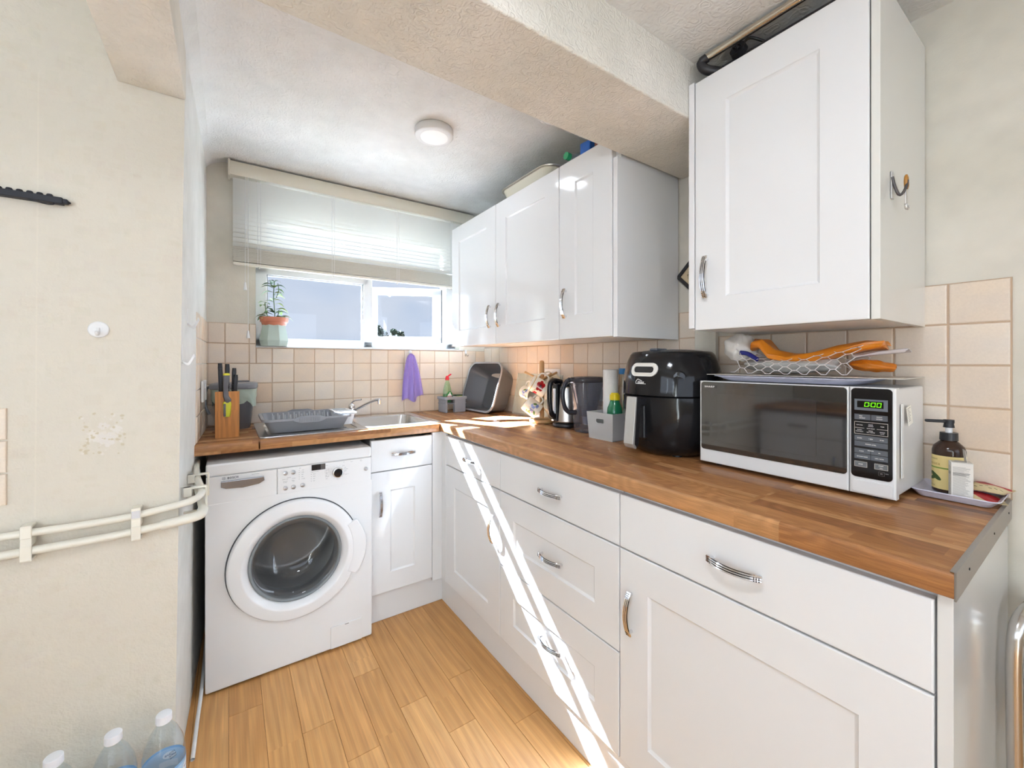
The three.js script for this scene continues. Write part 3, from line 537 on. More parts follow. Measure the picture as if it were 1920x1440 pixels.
// ---------------------------------------------------------------- washing machine
{
  const w = thing('washing_machine', 'white front loading washing machine under the worktop', 'washing machine', [-0.069, 0.0, -1.878]);
  const W = 0.593, cx = 0.298, cy = 0.432, en = phys(lin(0.80, 0.80, 0.795), { roughness: 0.22 });
  const front = rrShape(W, 0.688, 0.004, W / 2, 0.012 + 0.344); front.holes.push(circlePath(0.168, cx, cy));
  mesh('cabinet', [new THREE.ExtrudeGeometry(front, { depth: 0.010, bevelEnabled: true, bevelSize: 0.003, bevelThickness: 0.003, bevelSegments: 2, curveSegments: 40 }).translate(0, 0, -0.013), span(0, 0.012, 0.012, 0.80, -0.55, -0.008), span(W - 0.012, W, 0.012, 0.80, -0.55, -0.008), span(0, W, 0.012, 0.80, -0.56, -0.548), span(0.006, W - 0.006, 0.012, 0.03, -0.55, -0.02)], en, w);
  mesh('top', span(-0.001, W + 0.001, 0.803, 0.848, -0.56, 0.001, 0.007, 3), en, w);
  for (const [x, z] of [[0.05, -0.05], [W - 0.05, -0.05], [0.05, -0.5], [W - 0.05, -0.5]]) mesh('foot', cyl(0.02, 0.022, 0.012, x, 0.006, z, 14), mBlack, w);
  mesh('fascia_frame', span(0.004, W - 0.004, 0.696, 0.806, -0.02, -0.008), en, w);
  // fascia: dispenser drawer on the left, controls on the right
  const dr = mesh('detergent_drawer', panelFront(0, 0.2265, 0.700, 0.8015, [[0, -0.012], [0, -0.002], [0.0015, 0]]), en, w);
  mesh('handle', extrude([[0.046, 0.780], [0.181, 0.780], [0.182, 0.768], [0.165, 0.758], [0.113, 0.752], [0.06, 0.756], [0.046, 0.762]], 0.010, 0.0015), std(lin(0.30, 0.31, 0.34), { metalness: 0.85, roughness: 0.22 }), dr);
  const bosch = canvasTex(512, 128, (x) => { x.clearRect(0, 0, 512, 128); x.strokeStyle = '#7d8084'; x.lineWidth = 7; x.beginPath(); x.arc(60, 64, 40, 0, 7); x.stroke(); x.lineWidth = 9; x.beginPath(); x.moveTo(44, 36); x.lineTo(44, 92); x.moveTo(76, 36); x.lineTo(76, 92); x.moveTo(44, 64); x.lineTo(76, 64); x.stroke(); x.fillStyle = '#3c3f44'; x.font = 'bold 84px sans-serif'; x.fillText('BOSCH', 140, 94); });
  print('lettering', bosch, 0.066, 0.0165, dr, [0.079, 0.7918, 0.0012]);
  const script = canvasTex(512, 64, (x) => { x.clearRect(0, 0, 512, 64); x.fillStyle = '#8d9094'; x.font = 'italic 46px sans-serif'; x.fillText('VarioPerfect', 100, 46); });
  print('lettering', script, 0.052, 0.0065, dr, [0.157, 0.794, 0.0012]);
  const fasciaTex = canvasTex(2048, 600, (x, w2, h2) => {
    x.fillStyle = '#ffffff'; x.fillRect(0, 0, w2, h2); x.fillStyle = '#84888c'; x.font = '22px sans-serif';
    const k = w2 / 0.3615, X = (m) => (m - 0.2285) * k, Y = (m) => (0.8015 - m) / 0.1015 * h2, T = (s, m, n, f = 22) => { x.font = f + 'px sans-serif'; x.fillText(s, X(m), Y(n)); };
    T('Options', 0.262, 0.760); T('Speed / Eco', 0.245, 0.7545); T('Perfect', 0.28, 0.7545); T('Reduced', 0.248, 0.7465); T('Ironing', 0.248, 0.742); T('Rinse', 0.279, 0.7465); T('Plus', 0.281, 0.742); T('3 sec', 0.251, 0.712); T('3 sec', 0.281, 0.711);
    T('Spin', 0.305, 0.792); ['1200', '1000', '800', '600', 'no spin'].forEach((s, i) => { T(s, 0.314, 0.783 - i * 0.0088); x.fillRect(X(0.3045), Y(0.7855 - i * 0.0088), 11, 11); });
    T('Programme time', 0.348, 0.7695); ['Wash', 'Rinse', 'Spin', 'End'].forEach((s, i) => { T(s, 0.357, 0.760 - i * 0.0092); x.fillRect(X(0.349), Y(0.7625 - i * 0.0092), 11, 11); });
    const a = [['Cottons', 0.402, 0.789], ['Cottons', 0.405, 0.770], ['Eco', 0.405, 0.766], ['Easy', 0.405, 0.759], ['Care', 0.405, 0.7545], ['Mix', 0.405, 0.747], ['Delicates', 0.405, 0.7425], ['Wool', 0.405, 0.733], ['Rinse', 0.472, 0.779], ['Spin', 0.480, 0.770], ['Sensitive', 0.480, 0.7635], ['Super', 0.480, 0.756], ['Quick 15', 0.483, 0.7405], ['Drain', 0.45, 0.7255], ['Start', 0.545, 0.794], ['Pause', 0.545, 0.7895], ['Off', 0.475, 0.794], ['Sports', 0.505, 0.792]];
    for (const [s, m, n] of a) T(s, m, n, 20);
    for (let i = 0; i < 15; i++) { const t = i / 15 * 2 * PI; x.beginPath(); x.arc(X(0.4525 + 0.029 * Math.cos(t)), Y(0.755 + 0.029 * Math.sin(t)), 4, 0, 7); x.fill(); }
    x.strokeStyle = '#a9acb0'; x.lineWidth = 2; x.strokeRect(X(0.402), Y(0.7775), 88, 110); x.strokeRect(X(0.404), Y(0.751), 70, 62);
  });
  const cp = mesh('control_panel', (() => { const g = panelFront(0.2285, 0.590 + 0.003, 0.700, 0.8015, [[0, -0.012], [0, -0.002], [0.0015, 0]]), p = g.attributes.position; for (let i = 0; i < p.count; i++) g.attributes.uv.setXY(i, (p.getX(i) - 0.2285) / 0.3615, (p.getY(i) - 0.700) / 0.1015); return g; })(), phys(lin(0.80, 0.80, 0.795), { roughness: 0.22, map: fasciaTex }), w);
  const steel = std(lin(0.45, 0.45, 0.46), { metalness: 0.9, roughness: 0.3 });
  for (const [x, y] of [[0.256, 0.780], [0.284, 0.780], [0.256, 0.7205], [0.285, 0.7205], [0.3185, 0.7225], [0.5705, 0.752]]) mesh('button', lathe([[0, 0.004], [0.004, 0.0038], [0.0065, 0.0015], [0.0078, 0.003], [0.0085, 0.001], [0.0085, -0.002]], 20).rotateX(PI / 2).translate(x, y, 0.001), steel, cp);
  const disp = mesh('display', span(0.351, 0.404, 0.776, 0.800, -0.001, 0.0016, 0.0012), phys(lin(0.02, 0.02, 0.022), { roughness: 0.12 }), cp);
  mesh('display_button', span(0.386, 0.4035, 0.7765, 0.7995, 0.001, 0.0024, 0.0008), std(lin(0.10, 0.09, 0.085), { roughness: 0.4 }), cp);
  const dial = mesh('dial', lathe([[0.0225, 0], [0.0225, 0.008], [0.0205, 0.013], [0.0175, 0.0135]], 36).rotateX(PI / 2).translate(0.4525, 0.755, 0.0), std(lin(0.72, 0.72, 0.72), { metalness: 0.9, roughness: 0.2 }), cp);
  mesh('dial_cap', lathe([[0, 0.0135], [0.012, 0.0132], [0.0178, 0.0125]], 32).rotateX(PI / 2).translate(0.4525, 0.755, 0.0005), mBlackGloss, dial); 
  // door: flat ring coloured dark as the shaded gap, broad white ring, grey rim, clear bowl, dark drum
  mesh('door_gap', new THREE.RingGeometry(0.225, 0.2425, 72).translate(cx, cy, 0.0008), std(lin(0.06, 0.065, 0.07), { roughness: 0.6 }), w);
  const d = mesh('door', lathe([[0.238, 0.0], [0.2385, 0.012], [0.236, 0.020], [0.230, 0.024], [0.196, 0.0275], [0.188, 0.0265], [0.178, 0.014], [0.168, 0.004], [0.166, -0.012]], 96).rotateX(PI / 2).translate(cx, cy, 0), phys(lin(0.81, 0.81, 0.81), { roughness: 0.2 }), w);
  mesh('glass_rim', lathe([[0.170, 0.004], [0.167, 0.010], [0.161, 0.010], [0.157, 0.004], [0.156, -0.012]], 72).rotateX(PI / 2).translate(cx, cy, 0), std(lin(0.20, 0.22, 0.23), { roughness: 0.25 }), d);
  mesh('glass', lathe([[0.158, 0.004], [0.150, 0.003], [0.135, -0.012], [0.122, -0.055], [0.105, -0.085], [0.07, -0.100], [0, -0.106]], 56).rotateX(PI / 2).translate(cx, cy, 0), phys(lin(0.62, 0.63, 0.64), { transmission: 0.92, roughness: 0.02, thickness: 0, ior: 1.5, side: THREE.DoubleSide }), d);
  mesh('door_grip', extrude((() => { const s = new THREE.Shape(), a0 = -0.47, a1 = 0.47; for (let i = 0; i <= 14; i++) { const a = a0 + (a1 - a0) * i / 14; i ? s.lineTo(0.2465 * Math.cos(a) + 0.018 * Math.cos(a * 2.6), 0.2465 * Math.sin(a)) : s.moveTo(0.2465 * Math.cos(a), 0.2465 * Math.sin(a)); } for (let i = 14; i >= 0; i--) { const a = a0 + (a1 - a0) * i / 14; s.lineTo(0.215 * Math.cos(a), 0.215 * Math.sin(a)); } return s; })(), 0.012, 0.003).translate(cx, cy, 0.012), phys(lin(0.81, 0.81, 0.81), { roughness: 0.2 }), d);
  mesh('gasket', lathe([[0.172, -0.012], [0.165, -0.03], [0.150, -0.05], [0.158, -0.09], [0.172, -0.10]], 48).rotateX(PI / 2).translate(cx, cy, 0), std(lin(0.11, 0.115, 0.12), { roughness: 0.5 }), w);
  mesh('drum', lathe([[0.17, -0.095], [0.235, -0.12], [0.237, -0.42], [0.20, -0.44], [0, -0.445]], 48).rotateX(PI / 2).translate(cx, cy, 0), std(lin(0.55, 0.54, 0.52), { metalness: 0.9, roughness: 0.35 }), w);
  // filter flap in the lower right corner
  mesh('filter_flap', panelFront(0.425, 0.552, 0.010, 0.102, [[0, -0.004], [0, 0.0028], [0.0012, 0.0038]]), en, w);
  mesh('flap_latch', span(0.481, 0.497, 0.0965, 0.099, 0.003, 0.0046), std(lin(0.2, 0.2, 0.2)), w);
}
// ---------------------------------------------------------------- left wall: pipes, clips, hooks, rail
{
  const paint = std(lin(0.80, 0.765, 0.66), { roughness: 0.3 });
  const p1 = [], zz = ZL + 0.022;
  solo('copper_pipe', tube([[-1.4, 0.815, zz], [-0.7, 0.812, zz], [-0.26, 0.808, zz], [-0.13, 0.820, zz - 0.002], [-0.085, 0.826, zz - 0.010], [-0.066, 0.832, zz - 0.06], [-0.078, 0.838, zz - 0.16], [-0.092, 0.842, zz - 0.28], [-0.100, 0.842, zz - 0.50]], 0.0095, 72, 12, false, 0.3), paint, 'upper cream painted pipe along the left wall, bending round the corner', 'pipe', undefined, undefined, 'painted pipes on the left wall');
  solo('copper_pipe', [tube([[-1.4, 0.765, zz], [-0.7, 0.764, zz], [-0.26, 0.766, zz], [-0.118, 0.776, zz]], 0.0105, 30, 12, false, 0.3), tube([[-0.155, 0.773, zz], [-0.098, 0.778, zz + 0.001], [-0.068, 0.781, zz - 0.012], [-0.064, 0.785, zz - 0.05]], 0.0135, 20, 14, false, 0.4), tube([[-0.064, 0.784, zz - 0.045], [-0.074, 0.795, zz - 0.14], [-0.090, 0.804, zz - 0.28], [-0.100, 0.806, zz - 0.50]], 0.0105, 30, 12, false, 0.3)], paint, 'lower cream painted pipe along the left wall with a thick elbow joint', 'pipe', undefined, undefined, 'painted pipes on the left wall');
  for (const [x, y, l] of [[-0.405, 0.786, 'cream painted double pipe clip with a lumpy coat of paint, far along the left wall'], [-0.206, 0.790, 'double pipe clip showing bare metal, left of the wall corner']]) {
    const c = thing('pipe_clip', l, 'pipe clip', [x, y, ZL], 0, 'pipe clips');
    mesh('saddle', [span(-0.010, 0.010, 0.012, 0.040, 0.030, 0.0345, 0.002), span(-0.010, 0.010, -0.042, -0.006, 0.030, 0.0352, 0.002), span(-0.010, 0.010, 0.036, 0.043, 0.0, 0.034, 0.002), span(-0.010, 0.010, -0.008, 0.014, 0.0, 0.0335, 0.002), span(-0.010, 0.010, -0.044, -0.038, 0.0, 0.034, 0.002)], paint, c);
    if (x > -0.3) mesh('bare_metal', span(-0.0085, 0.0085, 0.016, 0.036, 0.0335, 0.0352, 0.001), std(lin(0.5, 0.52, 0.56), { metalness: 0.6, roughness: 0.4 }), c);
  }
  for (const [z, y, l] of [[ZL - 0.055, 0.822, 'small cream pipe clip just round the corner of the left wall'], [ZL - 0.20, 0.828, 'small cream pipe clip under the end of the sink worktop']]) {
    const c = thing('pipe_clip', l, 'pipe clip', [-0.112, y, z], 0, 'pipe clips');
    mesh('saddle', [span(0.0, 0.056, 0.022, 0.028, -0.008, 0.008, 0.002), span(0.052, 0.058, -0.048, 0.026, -0.008, 0.008, 0.002), span(0.0, 0.056, -0.05, -0.045, -0.008, 0.008, 0.002), span(0, 0.02, 0.0, 0.028, -0.009, 0.009, 0.002)], paint, c);
  }
  // thin white pipe running down beside the washing machine to the floor
  solo('waste_pipe', tube([[-0.092, 0.006, -1.60], [-0.088, 0.012, -1.75], [-0.082, 0.03, -1.90], [-0.080, 0.03, -2.30]], 0.006, 24, 8), mWhitePlastic, 'thin white pipe on the floor along the return wall', 'pipe');
  // hooks on the return wall
  for (const [z, y, l] of [[-1.675, 1.365, 'white plastic hook high on the return wall, further from the corner'], [-1.50 - 0.045, 1.247, 'white plastic hook low on the return wall, near the corner']]) {
    const xw = -0.088 - 0.03 * (z + 2.462) / 0.94 + 0.001, h = thing('wall_hook', l, 'hook', [xw, y, z], PI / 2 - 0.03, 'hooks on the return wall');
    mesh('plate', box(0.018, 0.056, 0.004, 0, 0.004, 0.002, 0.0018), mWhitePlastic, h);
    mesh('prong', (() => { const L = []; for (let i = 0; i <= 12; i++) { const t = i / 12, a = PI * t, y2 = -0.018 - 0.0 - 0.012 * Math.sin(a) + 0.016 * Math.max(0, t - 0.55) * 2, z2 = 0.003 + 0.030 * t; L.push([z2, y2]); } return extrude([...L, ...L.slice().reverse().map(([a, b], i) => [a - 0.0018, b + 0.0055])], 0.012, 0.001).rotateY(-PI / 2).translate(0.006, 0, 0); })(), mWhitePlastic, h);
  }
  const k = thing('wall_hook', 'round white adhesive hook on the left wall above the flaked paint', 'hook', [-0.284, 1.312, ZL + 0.001]);
  mesh('disc', lathe([[0, 0.004], [0.017, 0.0036], [0.0205, 0.002], [0.0212, 0]], 36).rotateX(PI / 2), mWhitePlastic, k);
  mesh('prong', tube([[0, 0.004, 0.003], [0, -0.006, 0.005], [0, -0.013, 0.012], [0, -0.012, 0.020], [0, -0.006, 0.022]], 0.0036, 16, 8), mWhitePlastic, k);
  // black rail with round studs
  const nav = std(lin(0.012, 0.013, 0.02), { roughness: 0.55 });
  const r = thing('stud_rail', 'slim black rail with round studs along its top, fixed to the left wall', 'rail', [-0.342, 1.6335, ZL + 0.012]);
  mesh('bar', [span(-0.40, -0.004, -0.009, 0.007, -0.011, 0.010, 0.002), box(0.010, 0.012, 0.016, 0, -0.001, 0, 0.003), ball(0.003, 0.0065, -0.002, 0)], nav, r);
  for (let i = 0; i < 22; i++) mesh('stud', lathe([[0, 0.0055], [0.0045, 0.0052], [0.006, 0.003], [0.006, -0.002]], 14).translate(-0.028 - i * 0.0168, 0.0078, 0.0), nav, r);
  mesh('clip', tube([[-0.062, -0.009, 0.008], [-0.050, -0.0125, 0.010], [-0.030, -0.0155, 0.010], [-0.019, -0.0135, 0.009], [-0.020, -0.008, 0.006]], 0.0013, 24, 6), nav, r);
  // plug and switch on the tiles beside the sink
  const sx = -0.0935, sk = thing('wall_socket', 'white double socket on the tiled return wall above the knife block', 'socket', [sx + 0.0005, 1.105, -2.16], PI / 2 - 0.028);
  mesh('plate', box(0.146, 0.086, 0.009, 0, 0, 0.0065, 0.003), mWhitePlastic, sk);
  for (const x of [-0.03, 0.03]) mesh('rocker', box(0.011, 0.017, 0.004, x, 0.02, 0.0115, 0.001), mWhitePlastic, sk);
}
// water bottles on the floor along the left wall
{
  const pet = phys(lin(0.90, 0.945, 0.97), { transmission: 0.96, roughness: 0.03, thickness: 0, ior: 1.4, side: THREE.DoubleSide });
  const cap = std(lin(0.82, 0.84, 0.88), { roughness: 0.4 });
  const lab = (pink) => canvasTex(1024, 256, (x, w, h) => { x.fillStyle = '#a9cdea'; x.fillRect(0, 0, w, h); x.fillStyle = '#7fb2de'; x.fillRect(0, 0, w, 26); x.fillStyle = '#eef6fc'; for (let i = 0; i < 4; i++) { x.beginPath(); x.ellipse(130 + i * 256, 96, 54, 40, 0, 0, 7); x.fill(); } x.fillStyle = '#35588f'; x.font = 'bold 26px sans-serif'; for (let i = 0; i < 4; i++) x.fillText('Spring', 90 + i * 256, 104); x.fillStyle = pink ? '#c03a8c' : '#cfe4f5'; for (let i = 0; i < 4; i++) x.fillRect(60 + i * 256, 150, 150, 70); });
  const emboss = canvasTex(512, 256, (x) => { x.clearRect(0, 0, 512, 256); x.fillStyle = '#3d4a66'; x.font = 'bold 62px sans-serif'; x.fillText('STILL', 120, 70); x.fillText('Spring', 100, 142); x.fillText('Water', 120, 214); });
  const spots = [[-0.140, -1.405, 'clear plastic water bottle next to the wall corner', 0], [-0.236, -1.402, 'clear plastic water bottle with a pink panel on its blue label', 1], [-0.337, -1.398, 'clear plastic water bottle third along from the wall corner', 0], [-0.437, -1.396, 'clear plastic water bottle furthest from the wall corner', 0]];
  for (const [x, z, l, pink] of spots) {
    const b = thing('water_bottle', l, 'bottle', [x, 0.001, z], rr(0, 6), 'water bottles on the floor');
    const prof = [[0, 0.004], [0.030, 0.004], [0.040, 0.001], [0.044, 0.008], [0.0445, 0.04], [0.043, 0.055], [0.0445, 0.07], [0.0445, 0.115], [0.0455, 0.12], [0.0455, 0.185], [0.0445, 0.19], [0.0445, 0.205], [0.040, 0.232], [0.028, 0.262], [0.0165, 0.280], [0.0140, 0.286], [0.0140, 0.298]];
    mesh('bottle', lathe(prof, 36), pet, b);
    mesh('cap', lathe([[0, 0.307], [0.0155, 0.307], [0.0168, 0.305], [0.0170, 0.288], [0.0165, 0.287]], 28), cap, b);
    mesh('label', new THREE.CylinderGeometry(0.0459, 0.0459, 0.062, 40, 1, true).translate(0, 0.152, 0), std(lin(1, 1, 1), { map: lab(pink), roughness: 0.4 }), b);
    const pr = print('lettering', emboss, 0.044, 0.022, b, [0, 0.219, 0.0437]); pr.rotation.x = -0.2; b.rotation.y = 0.6;
  }
}
// ---------------------------------------------------------------- on the sink run
{ // knife block with its knives
  const wood = (() => { const n = 256, a = noiseField(256, 4, 51), b = noiseField(256, 60, 52); return dataTex(n, (i, j) => { const k = j * n + i, v = 0.86 + 0.05 * Math.sin((a[(j >> 2) * n + i] * 2 + i / n * 9) * 5) + 0.1 * b[(j >> 4) * n + i]; return [220 * v, 146 * v, 70 * v]; }); })();
  const kb = thing('knife_block', 'small upright beech knife block at the end of the sink worktop', 'knife block', [-0.005, TOP, -2.105], 0.0);
  const prof = [[-0.038, 0], [0.038, 0], [0.038, 0.170], [-0.038, 0.188]];
  mesh('block', metreUV(extrude(prof.map(([a, b]) => [a, b]), 0.080, 0.0015).rotateY(-PI / 2).translate(0.040, 0, 0), 9), std(lin(0.95, 0.95, 0.95), { map: wood, roughness: 0.4 }), kb, undefined, [0, PI, 0]);
  mesh('slots', [[-0.022, -0.022], [-0.022, 0.004], [0.022, -0.018], [0.022, 0.008], [0.0, -0.018]].map(([x, z]) => box(0.004, 0.008, 0.018, x, 0.180 - z * 0.22, z)), mBlack, kb);
  const riv = std(lin(0.62, 0.63, 0.65), { metalness: 1, roughness: 0.3 });
  const knife = (x, z, len, lean, l) => {
    const k = thing('kitchen_knife', l, 'knife', [-0.005 + x, TOP + 0.176 - z * 0.22, -2.105 + z], 0, 'knives in the block'); k.rotation.z = lean;
    mesh('handle', loft([[0.013, 0.018, 0.005, 0], [0.0155, 0.022, 0.006, 0.010], [0.0155, 0.021, 0.006, len * 0.5], [0.0165, 0.023, 0.006, len * 0.85], [0.014, 0.019, 0.006, len]], true, true, 4, 1.0), mBlack, k);
    mesh('rivet', [0.25, 0.5, 0.75].map((t) => cyl(0.0022, 0.0022, 0.0164, 0, 0, 0, 8).rotateZ(PI / 2).translate(0, len * t, 0)), riv, k);
    mesh('blade', [box(0.0014, 0.10, 0.014, 0, -0.05, 0)], riv, k);
  };
  knife(-0.022, -0.022, 0.125, 0.03, 'black handled kitchen knife at the back left of the knife block'); knife(-0.022, 0.008, 0.108, 0.02, 'black handled kitchen knife at the front left of the knife block');
  knife(0.0, -0.020, 0.122, 0.0, 'black handled kitchen knife at the back middle of the knife block'); knife(0.022, -0.014, 0.106, -0.02, 'black handled kitchen knife at the back right of the knife block'); knife(0.026, 0.012, 0.084, -0.04, 'short black handled knife at the front right of the knife block');
  const y = thing('sheathed_knife', 'grey handled knife in a yellow green sheath hung on the front of the knife block', 'knife', [-0.006, TOP + 0.086, -2.062]);
  mesh('sheath', [loft([[0.020, 0.010, 0.004, 0], [0.026, 0.012, 0.005, 0.015], [0.030, 0.013, 0.005, 0.055], [0.024, 0.013, 0.005, 0.062]], true, true, 4, 0.9)], std(lin(0.62, 0.62, 0.03), { roughness: 0.4 }), y);
  mesh('blade_face', box(0.008, 0.052, 0.003, -0.008, 0.028, 0.0062, 0.001), std(lin(0.12, 0.12, 0.125), { roughness: 0.5 }), y);
  mesh('handle', loft([[0.014, 0.012, 0.005, 0.052, 0.0, 0], [0.025, 0.015, 0.006, 0.068, 0.003, 0], [0.020, 0.017, 0.007, 0.085, -0.004, 0], [0.019, 0.018, 0.007, 0.12, -0.005, 0], [0.022, 0.018, 0.007, 0.155, -0.003, 0], [0.023, 0.017, 0.007, 0.172, -0.002, 0]], true, true, 5, 1.0), std(lin(0.14, 0.14, 0.15), { roughness: 0.55 }), y);
  mesh('end_cap', loft([[0.0236, 0.0175, 0.007, 0.170, -0.002, 0], [0.0232, 0.017, 0.007, 0.176, -0.002, 0], [0.016, 0.012, 0.005, 0.179, -0.002, 0]], true, true, 5, 0.8), std(lin(0.78, 0.76, 0.05), { roughness: 0.4 }), y);
}
{ // food waste caddy
  const c = thing('waste_caddy', 'grey kitchen waste caddy with a pale green liner folded over its rim', 'caddy', [0.022, TOP, -2.345], -0.10);
  mesh('bucket', loft([[0.12, 0.10, 0.03, 0.0], [0.125, 0.105, 0.032, 0.004], [0.165, 0.145, 0.04, 0.185], [0.163, 0.143, 0.04, 0.185], [0.123, 0.103, 0.03, 0.008]], true, true, 6), mGreyPlastic, c);
  const lines = []; for (let j = 0; j <= 6; j++) { const t = j / 6, L = []; for (let i = 0; i < 40; i++) { const a = i / 40 * 2 * PI, sq = 1 / Math.pow(Math.pow(Math.abs(Math.cos(a)), 4) + Math.pow(Math.abs(Math.sin(a)), 4), 0.25), w = 1 + 0.018 * Math.sin(i * 2.3 + j * 1.7) * (0.3 + t) + 0.02 * Math.sin(i * 0.9) * t; L.push([(0.096 - 0.008 * t) * sq * 0.94 * Math.cos(a) * w, 0.200 - (0.088 + 0.014 * Math.sin(i * 0.7) + 0.008 * Math.sin(i * 1.9)) * t, (0.086 - 0.008 * t) * sq * 0.94 * Math.sin(a) * w]); } lines.push(L); }
  mesh('liner', stitch(lines, false, false, 1.1), phys(lin(0.62, 0.74, 0.63), { roughness: 0.55, transmission: 0.25, thickness: 0, side: THREE.DoubleSide }), c);
  const lid = mesh('lid', loft([[0.180, 0.160, 0.045, 0.186], [0.186, 0.166, 0.045, 0.190], [0.186, 0.166, 0.045, 0.205], [0.178, 0.158, 0.045, 0.211], [0.150, 0.13, 0.04, 0.214]], true, true, 6), std(lin(0.24, 0.25, 0.275), { roughness: 0.4 }), c);
  mesh('hinge', [box(0.05, 0.012, 0.014, 0.03, 0.214, -0.082, 0.004), box(0.010, 0.02, 0.016, 0.085, 0.200, 0.02, 0.003)], mGreyPlastic, lid);
  mesh('handle', tube([[-0.093, 0.196, 0.02], [-0.105, 0.185, 0.03], [-0.106, 0.12, 0.045], [-0.09, 0.075, 0.05]], 0.006, 20, 8), mGreyPlastic, c);
}
{ // dish rack
  const r = thing('dish_rack', 'grey plastic dish rack with upright plate prongs on the drainer', 'dish rack', [0.295, TOP + 0.006, -2.155], 0.0);
  const W = 0.345, D = 0.29, H = 0.054, pl = std(lin(0.27, 0.28, 0.305), { roughness: 0.4 });
  mesh('basin', loft([[W - 0.05, D - 0.05, 0.03, 0.0], [W - 0.045, D - 0.045, 0.03, 0.003], [W, D, 0.035, H], [W + 0.014, D + 0.014, 0.04, H + 0.002], [W + 0.015, D + 0.015, 0.04, H - 0.004], [W + 0.018, D + 0.018, 0.04, H - 0.003], [W + 0.018, D + 0.018, 0.04, H + 0.007], [W - 0.006, D - 0.006, 0.034, H + 0.006], [W - 0.055, D - 0.055, 0.03, 0.008]], true, true, 6, 0.6), pl, r);
  for (const s of [-1, 1]) mesh('grip', (() => { const L = [[-0.07, 0], [-0.055, 0.006], [-0.035, 0.012], [0.035, 0.012], [0.055, 0.006], [0.07, 0], [0.06, -0.008], [0.035, -0.016], [-0.035, -0.016], [-0.06, -0.008]]; return [extrude(L, 0.006, 0.001).translate(0, H + 0.002, s > 0 ? D / 2 + 0.004 : -D / 2 - 0.010), ...Array.from({ length: 13 }, (_, i) => box(0.0022, 0.018, 0.0022, -0.042 + i * 0.007, H, s * (D / 2 + 0.0125), 0.001))]; })(), pl, r);
  const pr = std(lin(0.55, 0.56, 0.58), { roughness: 0.35 });
  for (let i = 0; i < 11; i++) for (const z of [-0.03, 0.05]) mesh('prong', rod([-0.128 + i * 0.0222, 0.008, z], [-0.132 + i * 0.0222, 0.068, z], 0.0034, 8), pr, r);
  const cup = mesh('cutlery_holder', [loft([[0.055, 0.18, 0.02, 0.012], [0.075, 0.21, 0.02, H + 0.006], [0.090, 0.225, 0.02, H + 0.008], [0.090, 0.225, 0.02, H + 0.014]], true, false, 5).translate(W / 2 - 0.01, 0, 0.02), extrude((() => { const s = rrShape(0.090, 0.225, 0.02); for (const y of [-0.07, 0, 0.07]) s.holes.push(rrShape(0.06, 0.045, 0.012, 0, y, THREE.Path)); return s; })(), 0.003, 0).rotateX(-PI / 2).translate(W / 2 - 0.01, H + 0.011, 0.02)], std(lin(0.74, 0.75, 0.77), { roughness: 0.35 }), r);
}
